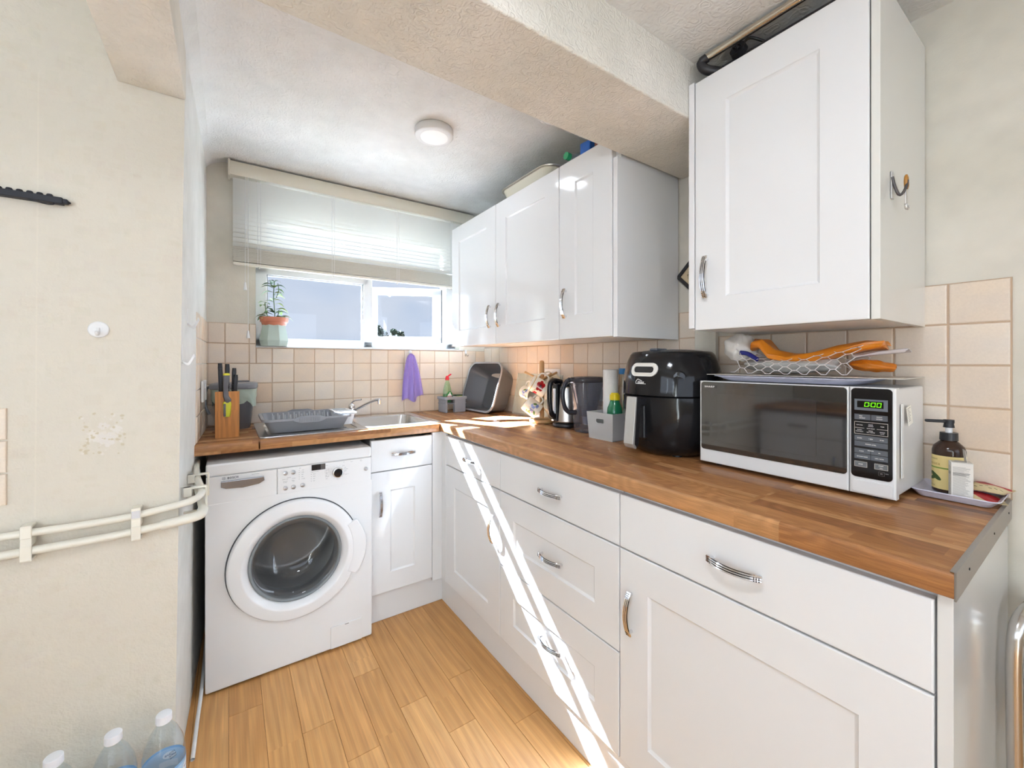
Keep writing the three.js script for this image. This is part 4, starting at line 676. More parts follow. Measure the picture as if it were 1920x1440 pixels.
{ // the plant on the sill
  const p = thing('potted_plant', 'young leafy plant in a terracotta pot inside a sage green planter on the window sill', 'plant', [0.193, WY0 + 0.007, -2.452]);
  const oct = (rings) => { const L = rings.map(([r, y]) => Array.from({ length: 8 }, (_, i) => { const a = (i + 0.35) / 8 * 2 * PI; return [r * Math.cos(a), y, -r * Math.sin(a)]; })); return stitch(L, true, false, 0.2); };
  mesh('planter', [oct([[0.062, 0], [0.0695, 0.028], [0.0695, 0.032], [0.054, 0.108], [0.050, 0.108], [0.050, 0.09]])], std(lin(0.46, 0.56, 0.50), { roughness: 0.5, side: THREE.DoubleSide }), p);
  mesh('terracotta_pot', lathe([[0.040, 0.07], [0.051, 0.106], [0.054, 0.108], [0.057, 0.118], [0.0575, 0.122], [0.063, 0.124], [0.066, 0.146], [0.064, 0.147], [0.060, 0.128], [0.055, 0.125]], 36), std(lin(0.56, 0.20, 0.115), { roughness: 0.5 }), p);
  mesh('soil', cyl(0.058, 0.055, 0.012, 0, 0.130, 0, 28), std(lin(0.04, 0.028, 0.02), { roughness: 1 }), p);
  const green = std(lin(0.13, 0.24, 0.10), { roughness: 0.6 });
  const stems = [[[0.004, 0.13, 0], [0.000, 0.20, 0.005], [-0.003, 0.26, 0.0], [0.001, 0.335, 0.0]], [[-0.022, 0.13, 0.01], [-0.036, 0.17, 0.012], [-0.042, 0.22, 0.01]], [[0.01, 0.25, 0], [0.02, 0.29, 0.002], [0.016, 0.325, 0.002]], [[0.012, 0.13, -0.01], [0.018, 0.16, -0.01], [0.022, 0.19, -0.006]]];
  for (const s of stems) mesh('stem', tube(s, 0.0021, 14, 6), green, p);
  const leafMats = [lin(0.10, 0.20, 0.07), lin(0.17, 0.29, 0.08), lin(0.31, 0.40, 0.10), lin(0.05, 0.12, 0.06)].map((c) => phys(c, { roughness: 0.5, transmission: 0.25, thickness: 0, side: THREE.DoubleSide }));
  const leafGeo = (() => { const L = []; for (let j = 0; j <= 6; j++) { const t = j / 6, w = Math.sin(Math.pow(t, 0.8) * PI) * 0.36 + 0.001, z = 0.22 * Math.sin(t * PI * 0.9) - 0.18 * t * t; L.push([[-w, z + 0.10 * w, -t], [0, z - 0.05 * w, -t], [w, z + 0.10 * w, -t]]); } return tidy(stitch(L, false, false, 1.2, false)); })();
  const leaf = (x, y, z, az, pitch, size, m) => { const l = mesh('leaf', leafGeo, leafMats[m], p, [x, y, z]); l.rotation.set(pitch, az, 0, 'YXZ'); l.scale.setScalar(size * 1.45); };
  // [height up the main stem, azimuth, size]
  [[0.335, 0.3, 0.026, 3], [0.335, 2.0, 0.022, 3], [0.334, 4.3, 0.024, 0], [0.308, 1.3, 0.040, 0], [0.306, 4.6, 0.042, 3], [0.300, 3.0, 0.030, 1], [0.294, 1.5, 0.043, 3], [0.290, 4.9, 0.035, 1], [0.276, 1.4, 0.044, 0], [0.272, 4.5, 0.036, 2], [0.262, 5.3, 0.036, 0], [0.25, 4.8, 0.036, 2], [0.24, 0.2, 0.03, 1], [0.236, 4.4, 0.032, 2], [0.225, 1.6, 0.034, 0], [0.215, 5.0, 0.034, 2], [0.20, 1.0, 0.030, 3], [0.185, 4.9, 0.048, 2], [0.178, 5.6, 0.044, 1], [0.172, 2.2, 0.040, 0], [0.165, 4.5, 0.050, 0], [0.158, 1.4, 0.044, 1]].forEach(([y, az, s, m]) => leaf(-0.001, y, 0.002, az, rr(-0.35, 0.15), s, m));
  [[-0.042, 0.222, 1.2, 0.022, 1], [-0.042, 0.218, 4.0, 0.02, 0], [-0.040, 0.205, 2.4, 0.026, 1], [-0.038, 0.190, 5.2, 0.03, 0], [-0.036, 0.175, 4.6, 0.026, 3], [-0.03, 0.152, 1.6, 0.046, 1], [-0.026, 0.146, 1.0, 0.040, 1], [-0.02, 0.142, 2.3, 0.036, 2], [0.02, 0.150, 4.7, 0.048, 0], [0.016, 0.146, 5.4, 0.040, 3], [0.022, 0.19, 4.2, 0.024, 2], [0.01, 0.142, 3.9, 0.04, 0]].forEach(([x, y, az, s, m]) => leaf(x, y, 0.006, az, rr(-0.25, 0.2), s, m));
}
{ // purple net cloth on a small hook
  const hk = thing('tile_hook', 'tiny clear hook holding the purple cloth below the window', 'hook', [0.922, 1.287, ZW + 0.0062]);
  mesh('plate', lathe([[0, 0.002], [0.009, 0.002], [0.011, 0]], 20).rotateX(PI / 2), mWhitePlastic, hk); mesh('prong', tube([[0, -0.002, 0.001], [0, -0.010, 0.006], [0, -0.010, 0.014], [0, -0.004, 0.016]], 0.0018, 10, 6), mWhitePlastic, hk);
  const weave = dataTex(256, (i, j) => { const k = Math.max(Math.abs(Math.sin(i * PI / 8)), 0) * Math.abs(Math.sin(j * PI / 8)); const v = 0.72 + 0.3 * (1 - k); return [Math.min(255, 206 * v), Math.min(255, 184 * v), Math.min(255, 250 * v)]; });
  const P = [], U = 44, Vn = 20, L = [];
  for (let j = 0; j <= Vn; j++) { const t = j / Vn, row = [], half = 0.006 + 0.070 * Math.pow(t, 0.45) * (1 - 0.10 * t); for (let i = 0; i <= U; i++) { const s = i / U * 2 - 1, fold = Math.sin(s * 11 + 1.2 * Math.sin(t * 2)) * 0.016 * Math.min(1, 0.25 + t * 1.4) + Math.sin(s * 23) * 0.004; row.push([s * half + 0.012 * t + (s > 0.15 ? 0.006 * t : 0), -0.006 - (0.285 + 0.012 * Math.sin(s * 5 + 1) - (s > 0.35 ? 0.02 : 0)) * t, 0.016 + fold + 0.006 * (1 - t)]); } L.push(row); }
  const g = stitch(L, false, false, 1.2, false); const q = metreUV(g, 9);
  solo('net_cloth', q, phys(lin(0.95, 0.92, 1.0), { map: weave, roughness: 0.8, side: THREE.DoubleSide, transmission: 0.12, thickness: 0 }), 'bunched purple net cloth hanging from a hook under the window', 'cloth', [0.918, 1.283, ZW + 0.008]);
  const h2 = thing('tile_hook', 'small empty double hook on the tiles near the room corner', 'hook', [1.306, 1.283, ZW + 0.0062]);
  mesh('plate', box(0.012, 0.03, 0.004, 0, 0.008, 0.002, 0.0015), mWhitePlastic, h2); mesh('prong', [-1, 1].map((s) => tube([[0, -0.002, 0.004], [s * 0.006, -0.014, 0.010], [s * 0.010, -0.018, 0.016], [s * 0.012, -0.010, 0.019]], 0.0022, 10, 6)), std(lin(0.45, 0.38, 0.3), { metalness: 0.6, roughness: 0.4 }), h2);
}
{ // sponge tidy, washing up liquid, sponge, tablet
  const s = thing('sink_tidy', 'small grey sink tidy standing on legs in the worktop corner', 'sink tidy', [1.155, TOP, -2.350], 0.06);
  const top = rrShape(0.158, 0.118, 0.022); top.holes.push(rrShape(0.075, 0.085, 0.03, -0.034, 0.006, THREE.Path), rrShape(0.056, 0.080, 0.014, 0.044, 0, THREE.Path));
  mesh('tray', [extrude(top, 0.012, 0.002).rotateX(-PI / 2).translate(0, 0.082, 0), box(0.146, 0.004, 0.106, 0, 0.055, 0, 0.001), span(-0.012, 0.066, 0.0, 0.084, 0.030, 0.054, 0.004), span(-0.070, -0.056, 0.0, 0.084, -0.05, 0.045, 0.004), span(0.060, 0.072, 0.0, 0.084, -0.05, 0.02, 0.004), span(-0.012, 0.072, 0.056, 0.084, -0.05, -0.046)], std(lin(0.30, 0.315, 0.34), { roughness: 0.4 }), s);
  const b = thing('detergent_bottle', 'clear bottle of green washing up liquid with a red cap in the sink tidy', 'bottle', [1.122, TOP + 0.0575, -2.352], 0.25);
  mesh('bottle', loft([[0.052, 0.034, 0.016, 0.001], [0.056, 0.038, 0.018, 0.008], [0.058, 0.040, 0.018, 0.05], [0.050, 0.036, 0.017, 0.085], [0.032, 0.028, 0.013, 0.118], [0.020, 0.020, 0.0099, 0.134], [0.018, 0.018, 0.0089, 0.142]], true, true, 6, 1.0), phys(lin(0.70, 0.86, 0.66), { transmission: 0.85, roughness: 0.05, thickness: 0, side: THREE.DoubleSide }), b);
  mesh('liquid', loft([[0.048, 0.030, 0.014, 0.004], [0.052, 0.034, 0.015, 0.01], [0.054, 0.036, 0.016, 0.045], [0.052, 0.035, 0.016, 0.055]], true, true, 6, 1.0), phys(lin(0.05, 0.28, 0.07), { roughness: 0.2 }), b);
  const c = mesh('cap', [cyl(0.0105, 0.013, 0.018, 0, 0.150, 0, 20), cyl(0.007, 0.009, 0.008, 0, 0.163, 0, 16)], std(lin(0.75, 0.02, 0.045), { roughness: 0.35 }), b);
  mesh('spout', rod([-0.002, 0.160, 0], [0.030, 0.176, 0], 0.0045, 10), std(lin(0.75, 0.02, 0.045), { roughness: 0.35 }), c);
  const lt = canvasTex(256, 256, (x) => { x.clearRect(0, 0, 256, 256); x.fillStyle = '#2f8a45'; x.beginPath(); x.arc(140, 120, 112, 0, 7); x.fill(); x.fillStyle = '#f6f4ee'; x.beginPath(); x.arc(138, 150, 84, 0, 7); x.fill(); x.fillStyle = '#c3202d'; x.font = 'bold 74px sans-serif'; x.fillText('FAIRY', 26, 178); x.fillStyle = '#efe9da'; x.beginPath(); x.arc(150, 56, 26, 0, 7); x.fill(); });
  print('label', lt, 0.052, 0.056, b, [0, 0.044, 0.0206]);
  solo('sponge', [span(-0.026, 0.026, 0.0, 0.018, -0.018, 0.018, 0.004)], std(lin(0.66, 0.62, 0.14), { roughness: 0.95, bumpMap: rep(woodchip, 10), bumpScale: 0.001 }), 'small yellow sponge lying in the sink tidy', 'sponge', [1.199, TOP + 0.078, -2.36], [0.0, 0.2, 0]);
  solo('scouring_pad', [span(-0.026, 0.026, 0.0, 0.008, -0.018, 0.018, 0.002)], std(lin(0.045, 0.085, 0.035), { roughness: 1 }), 'dark green scouring pad on the yellow sponge', 'scourer', [1.200, TOP + 0.0965, -2.36], [0, 0.2, 0]);
}
{ // washing-up bowl on its side against the wall
  const b = thing('washing_up_bowl', 'dark grey washing up bowl propped on its side in the worktop corner', 'bowl', [1.30, TOP + 0.004, -2.245]);
  const g = loft([[0.355, 0.300, 0.06, 0.0], [0.368, 0.313, 0.065, 0.002], [0.370, 0.315, 0.066, -0.004], [0.364, 0.309, 0.064, -0.010], [0.352, 0.297, 0.06, -0.012], [0.290, 0.240, 0.05, -0.128], [0.27, 0.22, 0.05, -0.135], [0.27, 0.22, 0.05, -0.132], [0.286, 0.236, 0.05, -0.125], [0.350, 0.295, 0.06, -0.004]], false, false, 7, 0.7);
  const fl = loft([[0.27, 0.22, 0.05, -0.135], [0.269, 0.219, 0.05, -0.132]], true, true, 7);
  const m = mesh('bowl', join([g, fl]), phys(lin(0.11, 0.112, 0.118), { roughness: 0.3, side: THREE.DoubleSide }), b);
  const rimG = loft([[0.352, 0.297, 0.06, 0.001], [0.360, 0.305, 0.063, 0.005], [0.372, 0.317, 0.067, 0.004], [0.375, 0.320, 0.068, -0.004], [0.370, 0.315, 0.066, -0.006]], false, false, 7, 1.0);
  const both = [m.geometry, rimG]; m.geometry.computeBoundingBox();
  for (const q of both) q.rotateY(PI / 2).rotateZ(PI / 2 - 0.30);
  rimG.computeBoundingBox(); const low = rimG.boundingBox.min.y; for (const q of both) q.translate(0, -low, 0).rotateY(0.05);
  mesh('rim', rimG, std(lin(0.34, 0.345, 0.36), { roughness: 0.3, side: THREE.DoubleSide }), b);
}
// ---------------------------------------------------------------- on the long worktop
{ // glass chopping board against the tiles
  const g = box(0.006, 0.245, 0.41, 0, 0.1225, 0, 0.0025); 
  solo('glass_board', g, phys(lin(0.90, 0.95, 0.93), { transmission: 0.74, roughness: 0.06, thickness: 0, ior: 1.5 }), 'clear glass worktop saver leaning against the tiles behind the mug tree', 'glass board', [1.404, TOP + 0.0015, -1.842], [0, 0, -0.175]);
  const s = (name, label, y, z, w, h, rockers) => { const o = thing(name, label, 'socket', [XW - 0.0065, y, z], RT); mesh('plate', box(w, h, 0.009, 0, 0, 0.0045, 0.003), mWhitePlastic, o); for (const x of rockers) mesh('rocker', box(0.011, 0.017, 0.004, x, h * 0.22, 0.0095, 0.001), mWhitePlastic, o); return o; };
  const k = s('wall_socket', 'white double socket on the tiles behind the kettle', 1.145, -1.735, 0.146, 0.086, [-0.012, 0.012]);
  mesh('plug', [box(0.046, 0.046, 0.032, 0.035, -0.010, 0.024, 0.006), rod([0.035, -0.03, 0.03], [0.03, -0.2, 0.03], 0.0032, 7)], mBlack, k);
  const k2 = s('wall_socket', 'white double socket on the tiles behind the water jug', 1.085, -1.375, 0.146, 0.086, [-0.03, 0.03]);
  mesh('plug', [box(0.046, 0.046, 0.032, 0.035, -0.010, 0.024, 0.006)], std(lin(0.6, 0.6, 0.58), { roughness: 0.4 }), k2);
}
{ // mug tree and mugs
  const oak = std(lin(0.56, 0.33, 0.14), { roughness: 0.5, map: rep(mottle, 3) });
  const X = 1.332, Z = -1.672, t = thing('mug_tree', 'wooden mug tree with angled pegs', 'mug tree', [X, TOP, Z]);
  mesh('base', lathe([[0, 0], [0.060, 0], [0.064, 0.004], [0.064, 0.014], [0.058, 0.020], [0.02, 0.022], [0, 0.022]], 36), oak, t);
  mesh('post', lathe([[0.0, 0.02], [0.0125, 0.02], [0.0125, 0.305], [0.0115, 0.313], [0.007, 0.318], [0, 0.319]], 20), oak, t);
  const pegs = [[2.4, 0.215, 0.085], [-0.9, 0.218, 0.075], [3.6, 0.135, 0.075], [0.9, 0.13, 0.075], [4.9, 0.22, 0.06], [1.6, 0.19, 0.06]];
  for (const [a, y, l] of pegs) mesh('peg', [rod([0, y, 0], [Math.cos(a) * l, y + l * 0.5, -Math.sin(a) * l], 0.0055, 9), ball(0.0065, Math.cos(a) * l, y + l * 0.5, -Math.sin(a) * l, 1, 1, 1, 10, 8)], oak, t);
  const flower = (kind) => canvasTex(512, 256, (x, w, h) => {
    x.fillStyle = kind === 2 ? '#efe6cf' : '#f4efe2'; x.fillRect(0, 0, w, h);
    const petal = (cx, cy, r, col, n = 5) => { x.fillStyle = col; for (let i = 0; i < n; i++) { const a = i / n * 6.283 + cx; x.beginPath(); x.ellipse(cx + Math.cos(a) * r * 0.55, cy + Math.sin(a) * r * 0.55, r * 0.62, r * 0.5, a, 0, 7); x.fill(); } };
    for (let q = 0; q < 2; q++) { const o = q * 256;
      if (kind === 0) { x.strokeStyle = '#6f7a3e'; x.lineWidth = 5; x.beginPath(); x.moveTo(o + 30, 60); x.quadraticCurveTo(o + 120, 110, o + 240, 230); x.stroke(); petal(o + 96, 108, 54, '#b3151c'); petal(o + 96, 108, 26, '#8d0d16'); x.fillStyle = '#2c0a10'; x.beginPath(); x.arc(o + 96, 108, 11, 0, 7); x.fill(); petal(o + 205, 132, 30, '#b8202a'); x.fillStyle = '#c9a24c'; x.fillRect(o, 212, 256, 10); }
      else if (kind === 1) { for (const [a, b, r, c] of [[66, 78, 22, '#7f8fc6'], [118, 118, 30, '#8592cc'], [92, 150, 16, '#a9b2dd'], [150, 90, 14, '#b6a8d2']]) { petal(o + a, b, r, c); x.fillStyle = '#40508f'; x.beginPath(); x.arc(o + a, b, r * 0.22, 0, 7); x.fill(); } x.fillStyle = '#6f9350'; for (const [a, b, r] of [[170, 140, 0.5], [185, 165, -0.4], [60, 120, 1.2], [140, 60, 2.2], [178, 110, -1]]) { x.beginPath(); x.ellipse(o + a, b, 30, 12, r, 0, 7); x.fill(); } }
      else { petal(o + 90, 120, 24, '#c9a04e'); petal(o + 170, 150, 18, '#9c8a62'); x.fillStyle = '#80905c'; x.beginPath(); x.ellipse(o + 140, 90, 34, 12, 0.5, 0, 7); x.fill(); } }
  });
  // a hanging mug: centre, the tilt of its axis below the horizontal, and the way it swings about the post
  const wrapTex = (t) => { t.wrapS = THREE.RepeatWrapping; return t; };
  const mug = (label, c, tilt, yaw, kind, r = 0.040, h = 0.088) => {
    const m = thing('mug', label, 'mug', [0, 0, 0], 0, 'mugs on the mug tree'), right = V(Math.cos(yaw), 0, Math.sin(yaw)), up = V(0, 1, 0);
    const ay = right.clone().multiplyScalar(Math.cos(tilt)).addScaledVector(up, -Math.sin(tilt)), ax = right.clone().multiplyScalar(Math.sin(tilt)).addScaledVector(up, Math.cos(tilt));
    m.quaternion.setFromRotationMatrix(new THREE.Matrix4().makeBasis(ax, ay, ax.clone().cross(ay))); m.position.set(...c).addScaledVector(ay, -h / 2);
    const body = lathe([[0, 0.001], [r * 0.86, 0], [r * 0.92, 0.004], [r, 0.012], [r, h - 0.002], [r - 0.0014, h], [r - 0.003, h - 0.002], [r - 0.0035, 0.012], [0, 0.007]], 40);
    const uv = body.attributes.uv, p = body.attributes.position; for (let i = 0; i < uv.count; i++) uv.setXY(i, Math.atan2(p.getX(i), p.getZ(i)) / (2 * PI) + 0.72, Math.hypot(p.getX(i), p.getZ(i)) > r - 0.002 ? p.getY(i) / h : 0.02);
    mesh('cup', body, phys(lin(0.86, 0.85, 0.82), { map: wrapTex(flower(kind)), roughness: 0.12 }), m);
    mesh('handle', tube([[r - 0.003, h * 0.80, 0], [r + 0.020, h * 0.80, 0], [r + 0.029, h * 0.55, 0], [r + 0.022, h * 0.30, 0], [r - 0.003, h * 0.22, 0]], 0.0046, 24, 9), phys(lin(0.80, 0.76, 0.66), { roughness: 0.15 }), m);
  };
  mug('cream mug with a red poppy, on the upper peg of the mug tree', [1.285, 1.104, -1.643], 0.52, 0.60, 0, 0.041, 0.088);
  mug('white mug with blue and green flowers, hanging low on the mug tree', [1.271, 0.997, -1.678], 0.66, 0.62, 1, 0.041, 0.086);
  mug('small white mug behind the poppy mug', [1.283, 1.064, -1.730], 0.25, 1.4, 1, 0.034, 0.07);
  mug('grey patterned mug on the far side of the mug tree', [1.388, 1.118, -1.655], 0.6, 3.5, 2, 0.036, 0.076);
  mug('cream mug with a yellow pattern beside the kettle', [1.362, 0.990, -1.622], 0.7, -0.5, 2, 0.040, 0.085);
}
{ // kettle
  const k = thing('kettle', 'brushed steel electric kettle with a black handle and water gauge', 'kettle', [1.348, TOP, -1.502], PI - 0.10);
  // local +x is the handle side
  const st = std(lin(0.62, 0.58, 0.52), { metalness: 1, roughness: 0.28 });
  mesh('base', lathe([[0, 0], [0.062, 0], [0.066, 0.004], [0.066, 0.016], [0.060, 0.020], [0, 0.020]], 40), mBlack, k);
  mesh('jug', lathe([[0, 0.021], [0.062, 0.021], [0.062, 0.03], [0.058, 0.10], [0.050, 0.185], [0.048, 0.196], [0, 0.198]], 44), st, k);
  mesh('lid', [lathe([[0.049, 0.196], [0.048, 0.206], [0.040, 0.212], [0, 0.214]], 36), box(0.02, 0.006, 0.012, -0.02, 0.216, 0, 0.002)], mBlackGloss, k);
  mesh('spout', extrude([[-0.072, 0.205], [-0.044, 0.205], [-0.044, 0.165]], 0.028, 0.002).translate(0, 0, -0.014), st, k);
  const hg = []; const path = [[0.030, 0.215], [0.072, 0.222], [0.092, 0.210], [0.098, 0.17], [0.096, 0.11], [0.088, 0.07], [0.062, 0.045]];
  mesh('handle', [tube(path.map(([a, b]) => [a, b, 0]), 0.0125, 40, 12, false, 0.5), span(0.045, 0.070, 0.028, 0.21, -0.018, 0.018, 0.006)], mBlackGloss, k);
  mesh('water_gauge', span(0.066, 0.0735, 0.065, 0.185, -0.010, 0.010, 0.0035), phys(lin(0.72, 0.76, 0.80), { roughness: 0.2 }), k);
  mesh('switch', span(0.064, 0.082, 0.030, 0.040, -0.010, 0.010, 0.003), st, k);
}
{ // filter jug
  const j = thing('filter_jug', 'smoky clear water filter jug with a dark lid and handle', 'jug', [1.325, TOP, -1.338], PI - 0.12);
  const clear = phys(lin(0.74, 0.78, 0.86), { transmission: 0.93, roughness: 0.02, thickness: 0, ior: 1.45, side: THREE.DoubleSide });
  const smoke = phys(lin(0.46, 0.46, 0.50), { transmission: 0.86, roughness: 0.05, thickness: 0, ior: 1.45, side: THREE.DoubleSide });
  const R = (s) => loft(s, false, false, 7, 1.1);
  mesh('jug', R([[0.105, 0.085, 0.035, 0.001], [0.112, 0.092, 0.036, 0.006], [0.130, 0.100, 0.042, 0.12], [0.165, 0.112, 0.05, 0.222]]), clear, j);
  mesh('jug_floor', loft([[0.105, 0.085, 0.035, 0.001], [0.100, 0.08, 0.035, 0.003]], true, true, 7), clear, j);
  const f = mesh('filter_funnel', loft([[0.07, 0.055, 0.025, 0.070], [0.085, 0.065, 0.03, 0.090], [0.100, 0.075, 0.035, 0.118], [0.150, 0.100, 0.045, 0.216]], true, false, 7, 1.1), smoke, j);
  mesh('cartridge', cyl(0.026, 0.020, 0.065, 0, 0.066, 0, 24), phys(lin(0.2, 0.2, 0.24), { roughness: 0.3 }), j);
  mesh('lid', [loft([[0.168, 0.114, 0.05, 0.220], [0.174, 0.119, 0.052, 0.224], [0.174, 0.119, 0.052, 0.234], [0.150, 0.10, 0.045, 0.244], [0.06, 0.045, 0.02, 0.247]], true, true, 7), box(0.03, 0.014, 0.03, 0.085, 0.236, 0, 0.006)], phys(lin(0.045, 0.046, 0.055), { roughness: 0.25 }), j);
  mesh('handle', tube([[0.075, 0.235, 0], [0.112, 0.225, 0], [0.132, 0.185, 0], [0.128, 0.13, 0], [0.105, 0.095, 0], [0.064, 0.088, 0]], 0.010, 36, 12), phys(lin(0.03, 0.031, 0.04), { roughness: 0.2 }), j);
}
{ // storage box, kitchen roll, two bottles
  const g = std(lin(0.49, 0.49, 0.48), { roughness: 0.55 });
  const b = thing('storage_box', 'light grey open plastic storage box with a handle slot', 'storage box', [1.290, TOP, -1.165], RT);
  // local z points to the room; x along the wall
  const W = 0.140, D = 0.140, H = 0.108;
  const fr = rrShape(W, H, 0.004, 0, H / 2); fr.holes.push(rrShape(0.044, 0.017, 0.008, 0.002, H - 0.033, THREE.Path));
  const taper = (geo) => { const p = geo.attributes.position; for (let i = 0; i < p.count; i++) { const s = 0.90 + 0.10 * p.getY(i) / H; p.setX(i, p.getX(i) * s); p.setZ(i, p.getZ(i) * s); } geo.computeVertexNormals(); return geo; };
  mesh('box', [taper(tidy(extrude(fr, 0.0022, 0.0004).translate(0, 0, D / 2 - 0.0025))), taper(tidy(span(-W / 2, W / 2, 0, H, -D / 2, -D / 2 + 0.0025))), taper(tidy(span(-W / 2, -W / 2 + 0.0025, 0, H, -D / 2, D / 2))), taper(tidy(span(W / 2 - 0.0025, W / 2, 0, H, -D / 2, D / 2))), taper(tidy(span(-W / 2, W / 2, 0.0, 0.003, -D / 2, D / 2)))], g, b);
  const paper = std(lin(0.84, 0.83, 0.80), { roughness: 0.95, bumpMap: rep(plasterBump, 6), bumpScale: 0.0006 });
  const k = thing('kitchen_roll', 'white kitchen roll standing in the storage box', 'kitchen roll', [1.318, TOP + 0.004, -1.194]);
  mesh('paper', metreUV(lathe([[0.012, 0.002], [0.030, 0.002], [0.0312, 0.006], [0.0312, 0.272], [0.030, 0.276], [0.012, 0.276]], 40)), paper, k); mesh('core', new THREE.CylinderGeometry(0.012, 0.012, 0.272, 20, 1, true).translate(0, 0.139, 0), std(lin(0.42, 0.32, 0.2), { side: THREE.DoubleSide }), k);
  const v = thing('juice_bottle', 'small green bottle with a yellow cap in the storage box', 'bottle', [1.284, TOP + 0.004, -1.141]);
  mesh('bottle', lathe([[0, 0.001], [0.024, 0.001], [0.028, 0.006], [0.030, 0.02], [0.032, 0.095], [0.029, 0.122], [0.021, 0.142], [0.0185, 0.150], [0.0185, 0.158]], 30), phys(lin(0.04, 0.42, 0.20), { transmission: 0.55, roughness: 0.08, thickness: 0, side: THREE.DoubleSide }), v);
  mesh('cap', [cyl(0.0200, 0.0205, 0.022, 0, 0.165, 0, 24), cyl(0.014, 0.017, 0.006, 0, 0.179, 0, 20)], std(lin(0.80, 0.62, 0.01), { roughness: 0.4 }), v);
  const c = thing('sauce_bottle', 'clear bottle with a blue cap behind the storage box', 'bottle', [1.398, TOP + 0.001, -1.198]);
  mesh('bottle', lathe([[0, 0.001], [0.026, 0.001], [0.0285, 0.006], [0.0285, 0.13], [0.024, 0.18], [0.016, 0.215], [0.0145, 0.245], [0.0145, 0.262]], 28), phys(lin(0.86, 0.80, 0.66), { transmission: 0.8, roughness: 0.06, thickness: 0, side: THREE.DoubleSide }), c);
  mesh('cap', cyl(0.0165, 0.0170, 0.024, 0, 0.270, 0, 22), std(lin(0.02, 0.20, 0.50), { roughness: 0.35 }), c);
}
{ // air fryer: front towards -x
  const f = thing('air_fryer', 'large glossy black air fryer with a silver drawer handle', 'air fryer', [1.283, TOP, -0.882], RT + 0.02);
  const bl = phys(lin(0.012, 0.012, 0.013), { roughness: 0.09, specularIntensity: 0.65 });
  const sq = (pts) => { const L = pts.map(([r, y]) => Array.from({ length: 56 }, (_, i) => { const a = i / 56 * 2 * PI, e = 2.02, m = r / Math.pow(Math.pow(Math.abs(Math.cos(a)), e) + Math.pow(Math.abs(Math.sin(a)), e), 1 / e); return [m * Math.cos(a), y + 0.0, m * Math.sin(a)]; })); return stitch(L, true, true, 0.8); };
  mesh('drawer', sq([[0.100, 0.004], [0.118, 0.008], [0.140, 0.035], [0.154, 0.075], [0.161, 0.12], [0.164, 0.165], [0.164, 0.196], [0.1615, 0.198]]), bl, f);
  mesh('body', sq([[0.161, 0.200], [0.164, 0.202], [0.164, 0.235], [0.159, 0.275], [0.148, 0.314], [0.138, 0.336], [0.130, 0.345], [0.121, 0.347], [0.112, 0.343]]), bl, f);
  for (const [a, b] of [[0.062, 0.062], [-0.062, 0.062], [0.062, -0.062], [-0.062, -0.062]]) mesh('foot', cyl(0.014, 0.016, 0.006, a, 0.003, b, 14), mBlack, f);
  const tp = mesh('top_cap', lathe([[0.100, 0.344], [0.098, 0.349], [0.060, 0.353], [0, 0.355]], 40), std(lin(0.03, 0.028, 0.028), { roughness: 0.35 }), f);
  mesh('top_grip', [box(0.03, 0.010, 0.060, 0.0, 0.352, 0.075, 0.005)], phys(lin(0.10, 0.11, 0.13), { roughness: 0.2 }), f);
  // window ring on the upper front
  const ring = rrShape(0.098, 0.042, 0.0205); ring.holes.push(rrShape(0.078, 0.022, 0.0105, 0, 0, THREE.Path));
  const FP = [[0.202, 0.164], [0.235, 0.164], [0.275, 0.159], [0.314, 0.148], [0.336, 0.138]], rad = (y) => { for (let i = 0; i + 1 < FP.length; i++) if (y <= FP[i + 1][0]) { const t = (y - FP[i][0]) / (FP[i + 1][0] - FP[i][0]); return FP[i][1] + (FP[i + 1][1] - FP[i][1]) * Math.max(0, t); } return FP.at(-1)[1]; };
  const curve = (geo, y0) => { const p = geo.attributes.position; for (let i = 0; i < p.count; i++) { const x = p.getX(i), y = p.getY(i) + y0, r = rad(y) + 0.0006, e = 2.02, ax = Math.abs(x) / r, z = r * Math.pow(Math.max(0, 1 - Math.pow(ax, e)), 1 / e); p.setXYZ(i, x, y, z + p.getZ(i)); } geo.computeVertexNormals(); return geo; };
  const win = mesh('window_ring', curve(tidy(extrude(ring, 0.004, 0.001)), 0.286), std(lin(0.78, 0.76, 0.70), { roughness: 0.3 }), f);
  mesh('window_dial', curve(tidy(extrude(rrShape(0.062, 0.018, 0.008), 0.002, 0.0006)), 0.286), mBlack, win);
  const lg = canvasTex(512, 256, (x) => { x.clearRect(0, 0, 512, 256); x.strokeStyle = '#f4f4f2'; x.lineWidth = 20; x.beginPath(); x.moveTo(40, 200); x.lineTo(40, 110); x.lineTo(120, 30); x.lineTo(300, 100); x.stroke(); x.beginPath(); x.moveTo(40, 200); x.lineTo(470, 200); x.lineWidth = 14; x.stroke(); x.fillStyle = '#f4f4f2'; x.font = 'italic bold 120px sans-serif'; x.fillText('Uten', 100, 190); });
  print('logo', lg, 0.046, 0.023, f, [-0.004, 0.246, 0.1635], [-0.06, 0, 0]);
  const hd = mesh('drawer_handle', [span(-0.016, 0.016, 0.168, 0.196, 0.155, 0.212, 0.006), extrude([[0.196, 0.196], [0.210, 0.196], [0.226, 0.05], [0.214, 0.036], [0.204, 0.05], [0.192, 0.17]], 0.030, 0.002).rotateY(-PI / 2).translate(0.015, 0, 0), span(-0.012, 0.012, 0.06, 0.175, 0.150, 0.168, 0.006)], mBlack, f);
